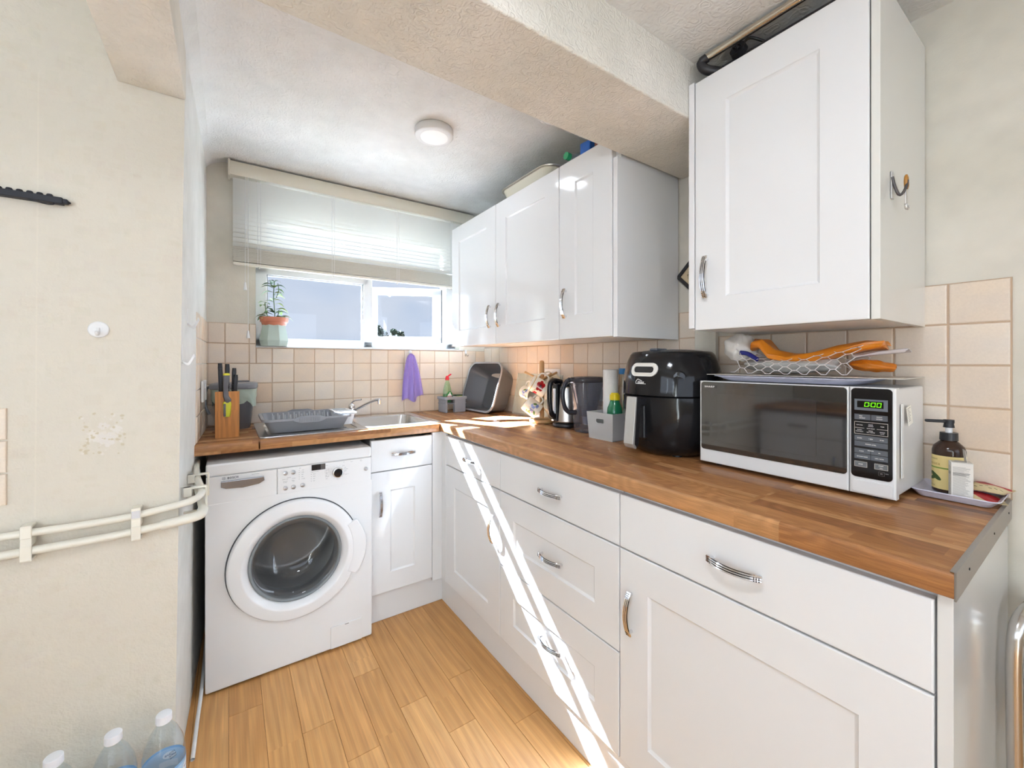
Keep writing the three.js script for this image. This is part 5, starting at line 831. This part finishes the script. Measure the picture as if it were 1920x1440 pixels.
  mesh('handle_trim', extrude([[0.2125, 0.198], [0.2165, 0.198], [0.2325, 0.052], [0.226, 0.040], [0.2175, 0.036], [0.2165, 0.040], [0.2255, 0.05]], 0.034, 0.0015).rotateY(-PI / 2).translate(0.017, 0, 0), std(lin(0.62, 0.62, 0.60), { metalness: 0.7, roughness: 0.35 }), hd);
  for (const [x, y, r] of [[0.088, 0.262, 0.021], [0.085, 0.222, 0.011]]) { const a = Math.atan2(x, 0.128); mesh('knob', lathe([[0, 0.005], [r * 0.8, 0.005], [r, 0.002], [r, -0.006]], 28).rotateX(PI / 2).rotateY(a * 1.15).translate(x * 1.18, y, 0.116), mBlackGloss, f); }
}
{ // microwave, local frame: x along the wall towards the room, y up, z to the front
  const W = 0.452, H = 0.244, D = 0.245;
  const m = thing('microwave', 'white microwave oven with a black glass door and green clock', 'microwave', [1.192, TOP, -0.7205], RT);
  const wh = phys(lin(0.78, 0.78, 0.77), { roughness: 0.25 });
  mesh('casing', [box(W - 0.006, H - 0.004, D - 0.02, W / 2, H / 2 + 0.010, -D / 2 - 0.008, 0.006)], wh, m);
  for (const [x, z] of [[0.04, -0.04], [W - 0.04, -0.04], [0.04, -D + 0.04], [W - 0.04, -D + 0.04]]) mesh('foot', cyl(0.012, 0.010, 0.011, x, 0.0055, z, 12), mBlack, m);
  const y0 = 0.010, y1 = y0 + H, split = 0.3695, sill = y0 + 0.036;
  // the black glass stands inside a thin white border
  const dr = mesh('door', panelFront(0, split - 0.0008, y0, y1, [[0, -0.022], [0, -0.003], [0.001, -0.001], [0.003, 0]]), wh, m);
  mesh('glass', extrude(rrShape(split - 0.010, y1 - sill - 0.006, 0.008, (split + 0.0005) / 2 + 0.001, (y1 + sill) / 2), 0.0012, 0.0006).translate(0, 0, 0.0002), phys(lin(0.010, 0.010, 0.011), { roughness: 0.04, ior: 2.1 }), dr);
  const meshTex = dataTex(64, (i, j) => { const k = ((i % 8) < 4) ^ ((j % 8) < 4); const v = k ? 74 : 44; return [v, v, v * 1.03]; });
  const winG = tidy(extrude(rrShape(0.250, 0.142, 0.006, 0.180, 0.140), 0.0006, 0.0002)); metreUV(winG, 60);
  mesh('window', winG, phys(lin(0.42, 0.42, 0.44), { map: meshTex, roughness: 0.06, ior: 2.1 }), dr, [0, 0.008, 0.0020]);
  const sharp = canvasTex(512, 96, (x) => { x.clearRect(0, 0, 512, 96); x.fillStyle = '#e8e6e2'; x.font = 'bold 92px sans-serif'; x.save(); x.scale(1.42, 1); x.fillText('SHARP', 6, 82); x.restore(); });
  print('lettering', sharp, 0.040, 0.0075, dr, [0.036, y1 - 0.0165, 0.0024]);
  const cpn = mesh('control_fascia', panelFront(split + 0.0008, W, y0, y1, [[0, -0.022], [0, -0.003], [0.001, -0.001], [0.003, 0]]), wh, m);
  const CW = W - split - 0.011, CH = y1 - sill - 0.006;
  const panelTex = canvasTex(720, 1800, (x, w, h) => {
    x.fillStyle = '#0d0d10'; x.fillRect(0, 0, w, h);
    const g = '#5c6066', r = (a, b, c, d, col) => { x.fillStyle = col; x.fillRect(a * w, b * h, (c - a) * w, (d - b) * h); };
    r(0.08, 0.12, 0.90, 0.245, '#6a7078'); r(0.15, 0.14, 0.79, 0.215, '#0a0a0c');
    r(0.08, 0.29, 0.485, 0.352, g); r(0.50, 0.29, 0.90, 0.352, g);
    x.strokeStyle = '#d8cfc4'; x.lineWidth = 7; x.strokeRect(0.085 * w, 0.378 * h, 0.815 * w, 0.135 * h); x.beginPath(); x.moveTo(0.085 * w, 0.445 * h); x.lineTo(0.33 * w, 0.445 * h); x.moveTo(0.64 * w, 0.445 * h); x.lineTo(0.90 * w, 0.445 * h); x.stroke();
    r(0.08, 0.53, 0.90, 0.588, g); r(0.08, 0.594, 0.90, 0.652, g); r(0.08, 0.675, 0.485, 0.732, g); r(0.495, 0.675, 0.90, 0.732, g); r(0.08, 0.738, 0.485, 0.795, g); r(0.495, 0.738, 0.90, 0.795, g);
    x.lineWidth = 6; for (const a of [0.085, 0.585]) { r(a, 0.826, a + 0.315, 0.884, '#6b6e70'); x.strokeRect(a * w, 0.826 * h, 0.315 * w, 0.058 * h); }
    x.fillStyle = '#e2e0dc'; x.textAlign = 'center';
    const T = (s, a, b, f = 26, c = '#dedbd6') => { x.fillStyle = c; x.font = `bold ${f}px sans-serif`; x.fillText(s, a * w, b * h); };
    T('TIME', 0.24, 0.316); T('DEFROST', 0.28, 0.338); T('WEIGHT', 0.70, 0.316); T('DEFROST', 0.70, 0.338);
    T('POPCORN', 0.21, 0.418, 24); T('BAKED', 0.49, 0.408, 24); T('POTATO', 0.49, 0.425, 24); T('PIZZA', 0.77, 0.418, 24); T('AUTO MENU', 0.49, 0.450, 24);
    T('FROZEN', 0.21, 0.472, 24); T('VEGETABLES', 0.21, 0.490, 24); T('DRINK', 0.49, 0.476, 24); T('TEA / COFFEE', 0.49, 0.493, 24); T('DINNER', 0.77, 0.480, 24); T('PLATE', 0.77, 0.497, 24);
    T('10 MIN', 0.21, 0.566); T('1 MIN', 0.49, 0.566); T('10 SEC', 0.76, 0.566); T('POWER LEVEL', 0.49, 0.630, 30); T('MEMORY', 0.49, 0.697); T('CLOCK', 0.26, 0.712); T('KG', 0.70, 0.712); T('KITCHEN TIMER', 0.28, 0.774); T('LESS / MORE', 0.70, 0.774);
    T('STOP', 0.24, 0.862, 34); T('START', 0.74, 0.850, 30); T('+30 s', 0.74, 0.874, 28);
    x.strokeStyle = '#8a8a8a'; x.lineWidth = 3; x.strokeRect(0.68 * w, 0.908 * h, 0.14 * w, 0.042 * h); T('20L', 0.75, 0.934, 30, '#9a9a9a'); T('800W', 0.88, 0.925, 22, '#9a9a9a');
  });
  const pg = tidy(extrude(rrShape(CW, CH, 0.008, 0, 0), 0.0012, 0.0006)); { const p = pg.attributes.position; for (let i = 0; i < p.count; i++) pg.attributes.uv.setXY(i, p.getX(i) / CW + 0.5, p.getY(i) / CH + 0.5); }
  mesh('control_panel', pg, phys(lin(1, 1, 1), { map: panelTex, roughness: 0.1 }), cpn, [split + 0.005 + CW / 2, (y1 + sill) / 2, 0.0002]);
  const clock = canvasTex(512, 192, (x) => { x.fillStyle = '#000'; x.fillRect(0, 0, 512, 192); x.save(); x.transform(1, 0, -0.12, 1, 24, 0); x.strokeStyle = '#7dff10'; x.lineWidth = 17; for (const a of [130, 262, 376]) { x.strokeRect(a, 40, 74, 112); x.clearRect(a - 12, 90, 22, 12); x.clearRect(a + 64, 90, 22, 12); x.fillStyle = '#000'; x.fillRect(a - 12, 90, 22, 12); x.fillRect(a + 64, 90, 22, 12); } x.fillStyle = '#7dff10'; x.fillRect(226, 66, 18, 18); x.fillRect(226, 112, 18, 18); x.restore(); });
  mesh('clock', new THREE.PlaneGeometry(0.045, 0.0150), new THREE.MeshStandardMaterial({ color: 0x000000, emissive: 0xffffff, emissiveMap: clock, emissiveIntensity: 0.85, roughness: 0.2 }), cpn, [split + 0.005 + CW * 0.485, y1 - 0.003 - CH * 0.178, 0.0022]);
  mesh('release_button', extrude(rrShape(0.070, 0.026, 0.004, 0, 0), 0.0012, 0.0008), wh, cpn, [split + 0.042, y0 + 0.018, 0]);
  // side: a raised white strip with a swing tag
  mesh('side_strip', box(0.002, 0.165, 0.016, W + 0.0005, 0.135, -0.045, 0.0008), mWhitePlastic, m);
  const tag = canvasTex(128, 192, (x, w, h) => { x.fillStyle = '#efece2'; x.fillRect(0, 0, w, h); x.fillStyle = '#7d7a72'; for (let i = 0; i < 9; i++) x.fillRect(14, 18 + i * 16, rr(50, 96), 5); });
  mesh('swing_tag', new THREE.BoxGeometry(0.0008, 0.042, 0.034), std(lin(1, 1, 1), { map: tag, roughness: 0.8 }), m, [W + 0.004, 0.190, -0.085], [0.16, 0, 0.06]);
}
{ // tray on the microwave, with bags and net on it
  const t0 = thing('serving_tray', 'pale lilac serving tray on top of the microwave', 'tray', [1.325, TOP + 0.2555, -0.510]);
  mesh('tray', loft([[0.19, 0.30, 0.03, 0.0], [0.195, 0.305, 0.03, 0.001], [0.222, 0.365, 0.035, 0.0125], [0.234, 0.378, 0.036, 0.0135], [0.234, 0.378, 0.036, 0.015], [0.220, 0.362, 0.035, 0.0145], [0.193, 0.302, 0.03, 0.003]], true, true, 6), std(lin(0.66, 0.66, 0.78), { roughness: 0.3 }), t0);
  solo('chopping_mat', span(-0.10, 0.10, 0, 0.0022, -0.26, 0.26, 0.001), std(lin(0.66, 0.62, 0.55), { roughness: 0.5 }), 'thin flat mat lying across the lilac tray', 'mat', [1.346, TOP + 0.2712, -0.53], [0, 0.02, 0]);
  const crumple = (w, h, d, amp, sd, sq = 1) => { const g = new THREE.SphereGeometry(1, 36, 24); const p = g.attributes.position; for (let i = 0; i < p.count; i++) { const x = p.getX(i), y = p.getY(i), z = p.getZ(i); const n = 1 + amp * (Math.sin(x * 5 + sd) * Math.sin(y * 6 + sd * 2) + 0.6 * Math.sin(z * 9 + x * 4 + sd * 3) + 0.35 * Math.sin(x * 17 + z * 13 + sd)); p.setXYZ(i, Math.sign(x) * Math.pow(Math.abs(x), sq) * w / 2 * n, Math.sign(y) * Math.pow(Math.abs(y), sq) * h / 2 * n, Math.sign(z) * Math.pow(Math.abs(z), sq) * d / 2 * n); } const q = mergeVertices(g.deleteAttribute('normal').deleteAttribute('uv') && g); q.computeVertexNormals(); return q; };
  const orange = phys(lin(0.78, 0.25, 0.015), { roughness: 0.28 }), white = phys(lin(0.78, 0.76, 0.72), { roughness: 0.45 });
  const Y = TOP + 0.2735;
  // orange packet: folded up at one end, lying flat at the other
  const strip = (pts, thick) => { const L = pts.map(([z, y, w, x], i) => { const r = []; for (let k = 0; k < 18; k++) { const a = k / 18 * 2 * PI, e = 0.75, c = Math.cos(a), s = Math.sin(a), n = 1 + 0.05 * Math.sin(k * 2.6 + i * 1.9); r.push([x + Math.sign(c) * Math.pow(Math.abs(c), e) * w / 2 * n, y + Math.sign(s) * Math.pow(Math.abs(s), e) * thick[i] / 2 * n + 0.003 * Math.sin(k * 1.3 + i * 2.2), z + 0.004 * Math.sin(k * 0.9 + i)]); } return r; }); return stitch(L, true, true, 1.1); };
  solo('crisp_packet', strip([[-0.130, 0.078, 0.05, 0], [-0.120, 0.092, 0.08, 0.0], [-0.098, 0.090, 0.09, 0.005], [-0.075, 0.055, 0.09, 0.01], [-0.03, 0.044, 0.09, 0.015], [0.03, 0.050, 0.09, 0.02], [0.08, 0.066, 0.08, 0.025], [0.13, 0.078, 0.07, 0.028], [0.165, 0.080, 0.06, 0.03]], [0.010, 0.025, 0.030, 0.036, 0.030, 0.028, 0.026, 0.026, 0.018]), orange, 'glossy orange packet folded over inside the white net bag', 'packet', [1.305, Y, -0.485]);
  solo('plastic_bag', crumple(0.10, 0.082, 0.090, 0.07, 1.3), white, 'crumpled white plastic bag tied at the left end of the net bag', 'bag', [1.318, Y + 0.082, -0.660], [0.3, 0, 0.2]);
  solo('plastic_bag', crumple(0.115, 0.052, 0.24, 0.07, 2.1), phys(lin(0.56, 0.55, 0.52), { roughness: 0.3 }), 'greyish clear plastic bag of food inside the net bag', 'bag', [1.325, Y + 0.030, -0.530]);
  solo('bag_tie', tube([[0, 0, 0], [0.004, -0.004, 0.02], [0.0, -0.022, 0.05]], 0.0065, 12, 8), std(lin(0.02, 0.025, 0.22), { roughness: 0.4 }), 'dark blue strip wrapped round the neck of the white bag', 'tie', [1.272, Y + 0.066, -0.640]);
  solo('snack_wrapper', crumple(0.06, 0.030, 0.088, 0.10, 4.2), phys(lin(0.68, 0.20, 0.012), { roughness: 0.3 }), 'small crumpled orange wrapper at the right end of the net bag', 'wrapper', [1.330, Y + 0.028, -0.345], [0.1, 0.1, 0]);
  solo('paper_strip', strip([[-0.05, 0.0, 0.03, 0], [0.0, 0.010, 0.03, 0], [0.055, 0.016, 0.028, 0]], [0.006, 0.005, 0.006]), std(lin(0.74, 0.70, 0.70), { roughness: 0.6 }), 'loose pale paper strip sticking out above the orange wrapper', 'paper', [1.345, Y + 0.050, -0.335]);
  // the net: knotted strands in hexagons over the bags
  const A = []; const pt = (u, v) => { const z = -0.150 + 0.30 * u, a = PI * (0.02 + 0.96 * v), rx = 0.072, up = 0.060 + 0.045 * Math.pow(Math.max(0, 1 - u / 0.22), 1.5) - 0.016 * Math.sin(u * PI) + 0.022 * u; return [0.0 - rx * Math.cos(a), 0.001 + up * Math.sin(a), z + 0.006 * Math.sin(v * 9 + u * 4)]; };
  const nu = 13, nv = 8, strand = (a, b) => A.push(rod(pt(...a), pt(...b), 0.0010, 5));
  for (let i = 0; i < nu; i++) for (let k = 0; k < nv; k++) { const u = i / nu, v = (k + (i % 2) * 0.5) / nv, du = 1 / nu; if (v > 1) continue; strand([u, v], [u + du * 0.45, v]); if (i + 1 <= nu) { if (v + 0.5 / nv <= 1) strand([u + du * 0.45, v], [u + du, v + 0.5 / nv]); if (v - 0.5 / nv >= 0) strand([u + du * 0.45, v], [u + du, v - 0.5 / nv]); } }
  solo('net_bag', A, phys(lin(0.84, 0.78, 0.76), { roughness: 0.5 }), 'white string net bag spread over the packets on the microwave', 'net bag', [1.318, Y, -0.505]);
}
{ // small tray at the end of the worktop: pump bottle, carton, two sachets
  const t = thing('small_tray', 'small pale tray at the open end of the worktop', 'tray', [1.385, TOP + 0.0018, -0.205], 0.0);
  mesh('tray', loft([[0.118, 0.110, 0.012, 0.0], [0.122, 0.114, 0.013, 0.001], [0.134, 0.138, 0.016, 0.014], [0.138, 0.142, 0.017, 0.0145], [0.136, 0.140, 0.016, 0.0165], [0.120, 0.112, 0.012, 0.003]], true, true, 5), std(lin(0.62, 0.60, 0.68), { roughness: 0.35 }), t);
  const Y = TOP + 0.0052;
  const b = thing('pump_bottle', 'dark brown pump bottle with a cream label behind the small carton', 'pump bottle', [1.400, Y, -0.222], -1.05);
  mesh('bottle', lathe([[0, 0.001], [0.0265, 0.001], [0.0285, 0.004], [0.0285, 0.098], [0.026, 0.108], [0.016, 0.119], [0.013, 0.122]], 36), phys(lin(0.035, 0.015, 0.008), { roughness: 0.12 }), b);
  const col = mesh('pump', [cyl(0.0155, 0.0160, 0.018, 0, 0.131, 0, 24), cyl(0.008, 0.010, 0.012, 0, 0.158, 0, 20), box(0.048, 0.007, 0.011, -0.018, 0.166, 0, 0.003), cyl(0.0095, 0.0095, 0.008, 0, 0.166, 0, 20)], mBlack, b);
  mesh('collar', cyl(0.0062, 0.0062, 0.012, 0, 0.146, 0, 16), mWhitePlastic, col);
  const lab = canvasTex(1024, 512, (x, w, h) => { x.fillStyle = '#e6cf8c'; x.fillRect(0, 0, w, h); x.textAlign = 'center'; for (let q = 0; q < 2; q++) { const o = q * 512 + 256; x.fillStyle = '#5c4a22'; x.font = '30px sans-serif'; x.fillText('BODY WASH', o, 70); x.font = '42px serif'; x.fillStyle = '#8a5a1e'; x.fillText('LAVENDER', o, 150); x.fillStyle = '#7f9a3c'; x.fillRect(o - 230, 180, 460, 20); x.fillStyle = '#41582c'; x.beginPath(); x.ellipse(o + 50, 320, 90, 34, 0.7, 0, 7); x.fill(); x.beginPath(); x.ellipse(o + 20, 350, 80, 26, -0.4, 0, 7); x.fill(); x.fillStyle = '#2d3a48'; x.beginPath(); x.arc(o - 60, 290, 36, 0, 7); x.fill(); x.fillStyle = '#5c4a22'; x.font = '30px sans-serif'; x.fillText('250 ml', o, 480); } });
  mesh('label', new THREE.CylinderGeometry(0.0288, 0.0288, 0.078, 40, 1, true).translate(0, 0.048, 0), std(lin(1, 1, 1), { map: lab, roughness: 0.5 }), b);
  const tx = canvasTex(512, 1024, (x, w, h) => { x.fillStyle = '#e8e4dc'; x.fillRect(0, 0, w, h); x.fillStyle = '#8f8b86'; for (let i = 0; i < 38; i++) x.fillRect(36, 120 + i * 22, rr(260, 430), 7); x.fillStyle = '#5e5a57'; for (let i = 0; i < 4; i++) x.fillRect(36, 280 + i * 22, rr(300, 420), 9); });
  const c = thing('carton', 'small white printed carton with its lid flap open on the little tray', 'carton', [1.352, Y, -0.196], RT + 0.32);
  mesh('carton', [box(0.034, 0.082, 0.026, 0, 0.041, 0, 0.0006)], std(lin(0.92, 0.91, 0.9), { map: tx, roughness: 0.55 }), c);
  mesh('flap', [box(0.0008, 0.030, 0.022, 0.016, 0.094, 0, 0.0002).rotateZ(0.10), box(0.024, 0.0008, 0.024, 0.004, 0.0828, 0)], std(lin(0.60, 0.56, 0.5), { roughness: 0.6 }), c);
  const poppy = canvasTex(256, 256, (x) => { x.fillStyle = '#d8c69c'; x.fillRect(0, 0, 256, 256); x.fillStyle = '#b01a26'; x.beginPath(); x.ellipse(110, 90, 110, 70, 0.2, 0, 7); x.fill(); x.fillStyle = '#8e1320'; x.beginPath(); x.ellipse(150, 120, 60, 30, 0.4, 0, 7); x.fill(); x.fillStyle = '#6d6a48'; for (let i = 0; i < 9; i++) x.fillRect(20 + i * 24, 180 + (i % 3) * 14, 16, 6); });
  const sachet = (w, d, bulge) => { const L = []; for (let j = 0; j <= 8; j++) { const row = []; for (let i = 0; i <= 8; i++) { const s = i / 8 * 2 - 1, q = j / 8 * 2 - 1; row.push([s * w / 2, bulge * (1 - s * s) * (1 - q * q) + 0.0012 * Math.sin(s * 7 + q * 3), q * d / 2]); } L.push(row); } const top = stitch(L, false, false, 1, false), p = top.attributes.position; for (let i = 0; i < p.count; i++) top.attributes.uv.setXY(i, p.getX(i) / w + 0.5, p.getZ(i) / d + 0.5); return [top, box(w, 0.001, d, 0, -0.0006, 0)]; };
  solo('sachet', sachet(0.075, 0.075, 0.010), std(lin(1, 1, 1), { map: poppy, roughness: 0.4 }), 'lower printed sachet lying flat in the little tray', 'sachet', [1.386, TOP + 0.0085, -0.175], [0, 0.3, 0], 'red and cream sachets');
  solo('sachet', sachet(0.08, 0.065, 0.014), std(lin(1, 1, 1), { map: poppy, roughness: 0.4 }), 'upper red sachet resting against the rim of the little tray', 'sachet', [1.422, TOP + 0.0225, -0.170], [0.02, 1.4, -0.06], 'red and cream sachets');
}
// ---------------------------------------------------------------- on and around the wall cupboards
{
  const dish = thing('roasting_dish', 'cream enamel roasting dish with a metal rim on top of the wall cupboards', 'dish', [1.225, up1 + 0.001, -1.560]);
  mesh('dish', loft([[0.17, 0.32, 0.05, 0.0], [0.176, 0.326, 0.05, 0.002], [0.205, 0.385, 0.06, 0.060], [0.201, 0.381, 0.06, 0.060], [0.172, 0.322, 0.05, 0.004]], true, true, 7), std(lin(0.72, 0.68, 0.56), { roughness: 0.25 }), dish);
  mesh('rim', loft([[0.202, 0.382, 0.06, 0.058], [0.222, 0.402, 0.066, 0.060], [0.224, 0.404, 0.066, 0.0635], [0.218, 0.398, 0.066, 0.066], [0.204, 0.384, 0.06, 0.064]], false, false, 7), std(lin(0.52, 0.48, 0.42), { metalness: 0.85, roughness: 0.3 }), dish);
  const bt = thing('drink_bottle', 'clear drink bottle with a green cap lying on top of the wall cupboards', 'bottle', [1.215, up1 + 0.0345, -1.237], 0.0);
  const bg = (geo) => geo.rotateZ(PI / 2);
  mesh('bottle', bg(lathe([[0, -0.10], [0.030, -0.10], [0.033, -0.09], [0.033, 0.02], [0.028, 0.05], [0.014, 0.075], [0.0125, 0.09]], 28)), phys(lin(0.86, 0.90, 0.94), { transmission: 0.9, roughness: 0.04, thickness: 0, side: THREE.DoubleSide }), bt);
  mesh('cap', bg(cyl(0.0145, 0.0145, 0.02, 0, 0.098, 0, 22)), std(lin(0.02, 0.34, 0.13), { roughness: 0.4 }), bt);
  solo('blue_packet', [box(0.10, 0.062, 0.050, 0, 0.031, 0, 0.005)], std(lin(0.03, 0.17, 0.66), { roughness: 0.35 }), 'bright blue packet behind the green capped bottle', 'packet', [1.180, up1 + 0.001, -1.160], [0, 0.1, 0]);
  const jar = thing('spice_jar', 'small dark lidded jar beside the blue packet', 'jar', [1.150, up1 + 0.001, -1.095]);
  mesh('jar', lathe([[0, 0], [0.018, 0], [0.020, 0.003], [0.020, 0.042], [0.016, 0.047]], 20), std(lin(0.20, 0.07, 0.05), { roughness: 0.25 }), jar); mesh('lid', cyl(0.0185, 0.0185, 0.012, 0, 0.052, 0, 20), std(lin(0.3, 0.28, 0.26), { metalness: 0.7, roughness: 0.4 }), jar);
}
{ // appliance on the single wall cupboard: black slab, chrome bar between black brackets, plug and flex
  const y = 2.0235, a = thing('table_grill', 'black table grill with a chrome bar handle stored on top of the single wall cupboard', 'grill', [1.19, y, -0.47]);
  mesh('body', box(0.17, 0.032, 0.36, 0.03, 0.0165, 0.0, 0.008), std(lin(0.018, 0.015, 0.018), { roughness: 0.35 }), a);
  for (const s of [-1, 1]) mesh('bracket', tube([[-0.045, 0.014, s * 0.150], [-0.075, 0.030, s * 0.185], [-0.082, 0.052, s * 0.196], [-0.078, 0.060, s * 0.180]], 0.0125, 20, 10), std(lin(0.02, 0.018, 0.02), { roughness: 0.4 }), a);
  mesh('bar', rod([-0.078, 0.060, -0.185], [-0.078, 0.060, 0.185], 0.0105, 16), std(lin(0.66, 0.62, 0.54), { metalness: 1, roughness: 0.22 }), a);
  mesh('plug', [cyl(0.020, 0.021, 0.016, 0, 0, 0, 22).rotateZ(PI / 2 - 0.4).translate(-0.055, 0.044, -0.105), ...[[-0.004, 0.008], [0.005, -0.006], [0.006, 0.008]].map(([u, v]) => box(0.014, 0.004, 0.005, -0.066, 0.044 + u, -0.105 + v))], mBlack, a);
  mesh('flex', tube([[-0.05, 0.055, -0.10], [-0.045, 0.066, -0.08], [-0.01, 0.05, -0.05], [0.03, 0.04, -0.02]], 0.0035, 20, 7), mBlack, a);
}
{ // bottle opener on an adhesive hook, side of the single wall cupboard
  const z = -0.2715, h = thing('adhesive_hook', 'dark adhesive hook on the side of the single wall cupboard', 'hook', [1.178, 1.598, z]);
  mesh('plate', box(0.012, 0.058, 0.003, -0.008, 0.006, 0.0015, 0.001), std(lin(0.50, 0.49, 0.47), { roughness: 0.3 }), h);
  mesh('prong', [tube([[-0.012, 0.022, 0.003], [-0.012, 0.0, 0.007], [-0.005, -0.018, 0.013], [0.004, -0.005, 0.020], [0.010, 0.014, 0.022]], 0.0028, 24, 8)], std(lin(0.10, 0.09, 0.09), { metalness: 0.5, roughness: 0.4 }), h);
  const o = thing('bottle_opener', 'small bottle opener with an amber end hanging on the adhesive hook', 'opener', [1.184, 1.585, z + 0.020]);
  mesh('ring', new THREE.TorusGeometry(0.011, 0.0030, 8, 24).scale(0.55, 1.2, 1).translate(0.006, 0.024, 0), std(lin(0.42, 0.19, 0.03), { roughness: 0.3 }), o);
  mesh('shank', [box(0.012, 0.036, 0.003, 0.003, -0.006, 0, 0.001), tube([[0.003, -0.022, 0], [0.004, -0.030, 0], [0.012, -0.031, 0.001], [0.014, -0.026, 0.002]], 0.003, 12, 7)], std(lin(0.60, 0.57, 0.53), { metalness: 0.6, roughness: 0.35 }), o);
}
{ // little picture hung on its corner between the cupboards
  const p = thing('small_picture', 'small black framed picture hung on its corner between the wall cupboards', 'picture', [XW - 0.001, 1.556, -0.906], RT);
  const s = 0.094, fr = new THREE.Shape([[-s / 2, -s / 2], [s / 2, -s / 2], [s / 2, s / 2], [-s / 2, s / 2]].map(([a, b]) => new THREE.Vector2(a, b))); fr.holes.push(new THREE.Path([[-0.036, -0.036], [-0.036, 0.036], [0.036, 0.036], [0.036, -0.036]].map(([a, b]) => new THREE.Vector2(a, b))));
  mesh('frame', extrude(fr, 0.010, 0.001).rotateZ(PI / 4), mBlack, p);
  const tx = canvasTex(256, 256, (x) => { x.fillStyle = '#d8c4a0'; x.fillRect(0, 0, 256, 256); for (let i = 0; i < 500; i++) { x.fillStyle = ['#6a6a55', '#8d7f66', '#4f4b40', '#a58e78'][Math.floor(rnd() * 4)]; const a = rnd() * 6.3, r = Math.sqrt(rnd()) * 84; x.fillRect(128 + Math.cos(a) * r, 128 + Math.sin(a) * r, rr(3, 9), rr(3, 9)); } });
  mesh('print', new THREE.BoxGeometry(0.073, 0.073, 0.003).rotateZ(PI / 4).translate(0, 0, 0.004), std(lin(1, 1, 1), { map: tx, roughness: 0.6 }), p);
}
// ---------------------------------------------------------------- beyond the end of the units: a chrome tube frame with pouches
{
  const ch = std(lin(0.62, 0.60, 0.57), { metalness: 1, roughness: 0.2 });
  const f = thing('folding_stand', 'chrome tube folding stand leaning beside the end panel of the worktop', 'stand', [1.24, 0, -0.075]);
  mesh('tube_frame', [tube([[0.02, 0.012, -0.030], [0.035, 0.35, -0.035], [0.045, 0.62, -0.038], [0.055, 0.69, -0.036], [0.085, 0.715, -0.03], [0.14, 0.718, -0.022], [0.17, 0.69, -0.02], [0.175, 0.6, -0.02], [0.17, 0.012, -0.012]], 0.0125, 70, 12, false, 0.4)], ch, f);
  mesh('crossbar', [rod([0.03, 0.22, -0.034], [0.172, 0.22, -0.016], 0.008), rod([0.038, 0.50, -0.037], [0.173, 0.50, -0.018], 0.008)], ch, f);
  mesh('foot', [cyl(0.015, 0.016, 0.03, 0.02, 0.016, -0.030, 14), cyl(0.015, 0.016, 0.03, 0.17, 0.016, -0.012, 14)], mBlack, f);
  const pk = phys(lin(0.80, 0.79, 0.80), { roughness: 0.35, side: THREE.DoubleSide });
  const pouch = (w, h, d, g) => { const L = []; for (let j = 0; j <= 8; j++) { const t = j / 8, r = []; for (let i = 0; i < 20; i++) { const a = i / 20 * 2 * PI; r.push([(w / 2) * (0.86 + 0.14 * t) * Math.cos(a) * (1 + 0.03 * Math.sin(i * 3 + j)), h * t, (d / 2) * (1 - 0.86 * t * t) * Math.sin(a) * (1 + 0.06 * Math.sin(i * 2 + j * 2))]); } L.push(r); } return stitch(L, true, true, 1.1); };
  const tx = canvasTex(256, 512, (x) => { x.fillStyle = '#eceaee'; x.fillRect(0, 0, 256, 512); x.fillStyle = '#2c2f5c'; x.fillRect(0, 150, 256, 130); x.fillStyle = '#dfe0ea'; x.fillRect(40, 190, 170, 24); });
  const g1 = pouch(0.12, 0.20, 0.05); { const p = g1.attributes.position; for (let i = 0; i < p.count; i++) g1.attributes.uv.setXY(i, Math.atan2(p.getX(i), p.getZ(i)) / (2 * PI) + 0.5, p.getY(i) / 0.2); }
  const b1 = solo('food_pouch', g1, phys(lin(0.95, 0.95, 0.95), { roughness: 0.35, map: tx }), 'white pouch with a dark blue band standing in the folding stand', 'pouch', [1.375, 0.55, -0.045], [0.05, 0.4, 0.05]);
  solo('plastic_tub', [loft([[0.09, 0.07, 0.02, 0], [0.11, 0.085, 0.022, 0.12], [0.118, 0.093, 0.024, 0.122], [0.118, 0.093, 0.024, 0.128]], true, false, 5)], phys(lin(0.80, 0.82, 0.84), { transmission: 0.6, roughness: 0.15, thickness: 0, side: THREE.DoubleSide }), 'clear plastic tub hung on the folding stand', 'tub', [1.36, 0.46, -0.03]);
  solo('dark_pouch', pouch(0.09, 0.15, 0.045), phys(lin(0.10, 0.05, 0.09), { roughness: 0.4 }), 'dark purple pouch inside the clear tub', 'pouch', [1.36, 0.47, -0.03]);
}
// ---------------------------------------------------------------- the other side of the kitchen, met only in reflections
unit('base_cupboard', 'white base cupboard standing across the kitchen on the left', 'cupboard', [-0.86, 0, -0.985], PI / 2, 0.50, baseY, 0.872, 0.58, [['drawer', G2, 0.5 - G2, drawerSplit, drTop, 0, 0.25, 0.788], ['door', G2, 0.5 - G2, baseY, doorTop, 0.09, 0.042, 0.553, true]], 'white base cupboards');
unit('base_cupboard', 'white base cupboard standing across the kitchen, nearer the far window', 'cupboard', [-0.86, 0, -0.475], PI / 2, 0.50, baseY, 0.872, 0.58, [['drawer', G2, 0.5 - G2, drawerSplit, drTop, 0, 0.25, 0.788], ['door', G2, 0.5 - G2, baseY, doorTop, 0.09, 0.042, 0.553, true]], 'white base cupboards');
solo('worktop', slab(1.04, 0.60).rotateY(PI / 2).translate(-0.85, 0, -0.47), mTop, 'oak block effect worktop across the kitchen on the left', 'worktop');

scene.traverse((o) => { if (o.isMesh) { o.castShadow = true; o.receiveShadow = true; } });
renderer.render(scene, camera);
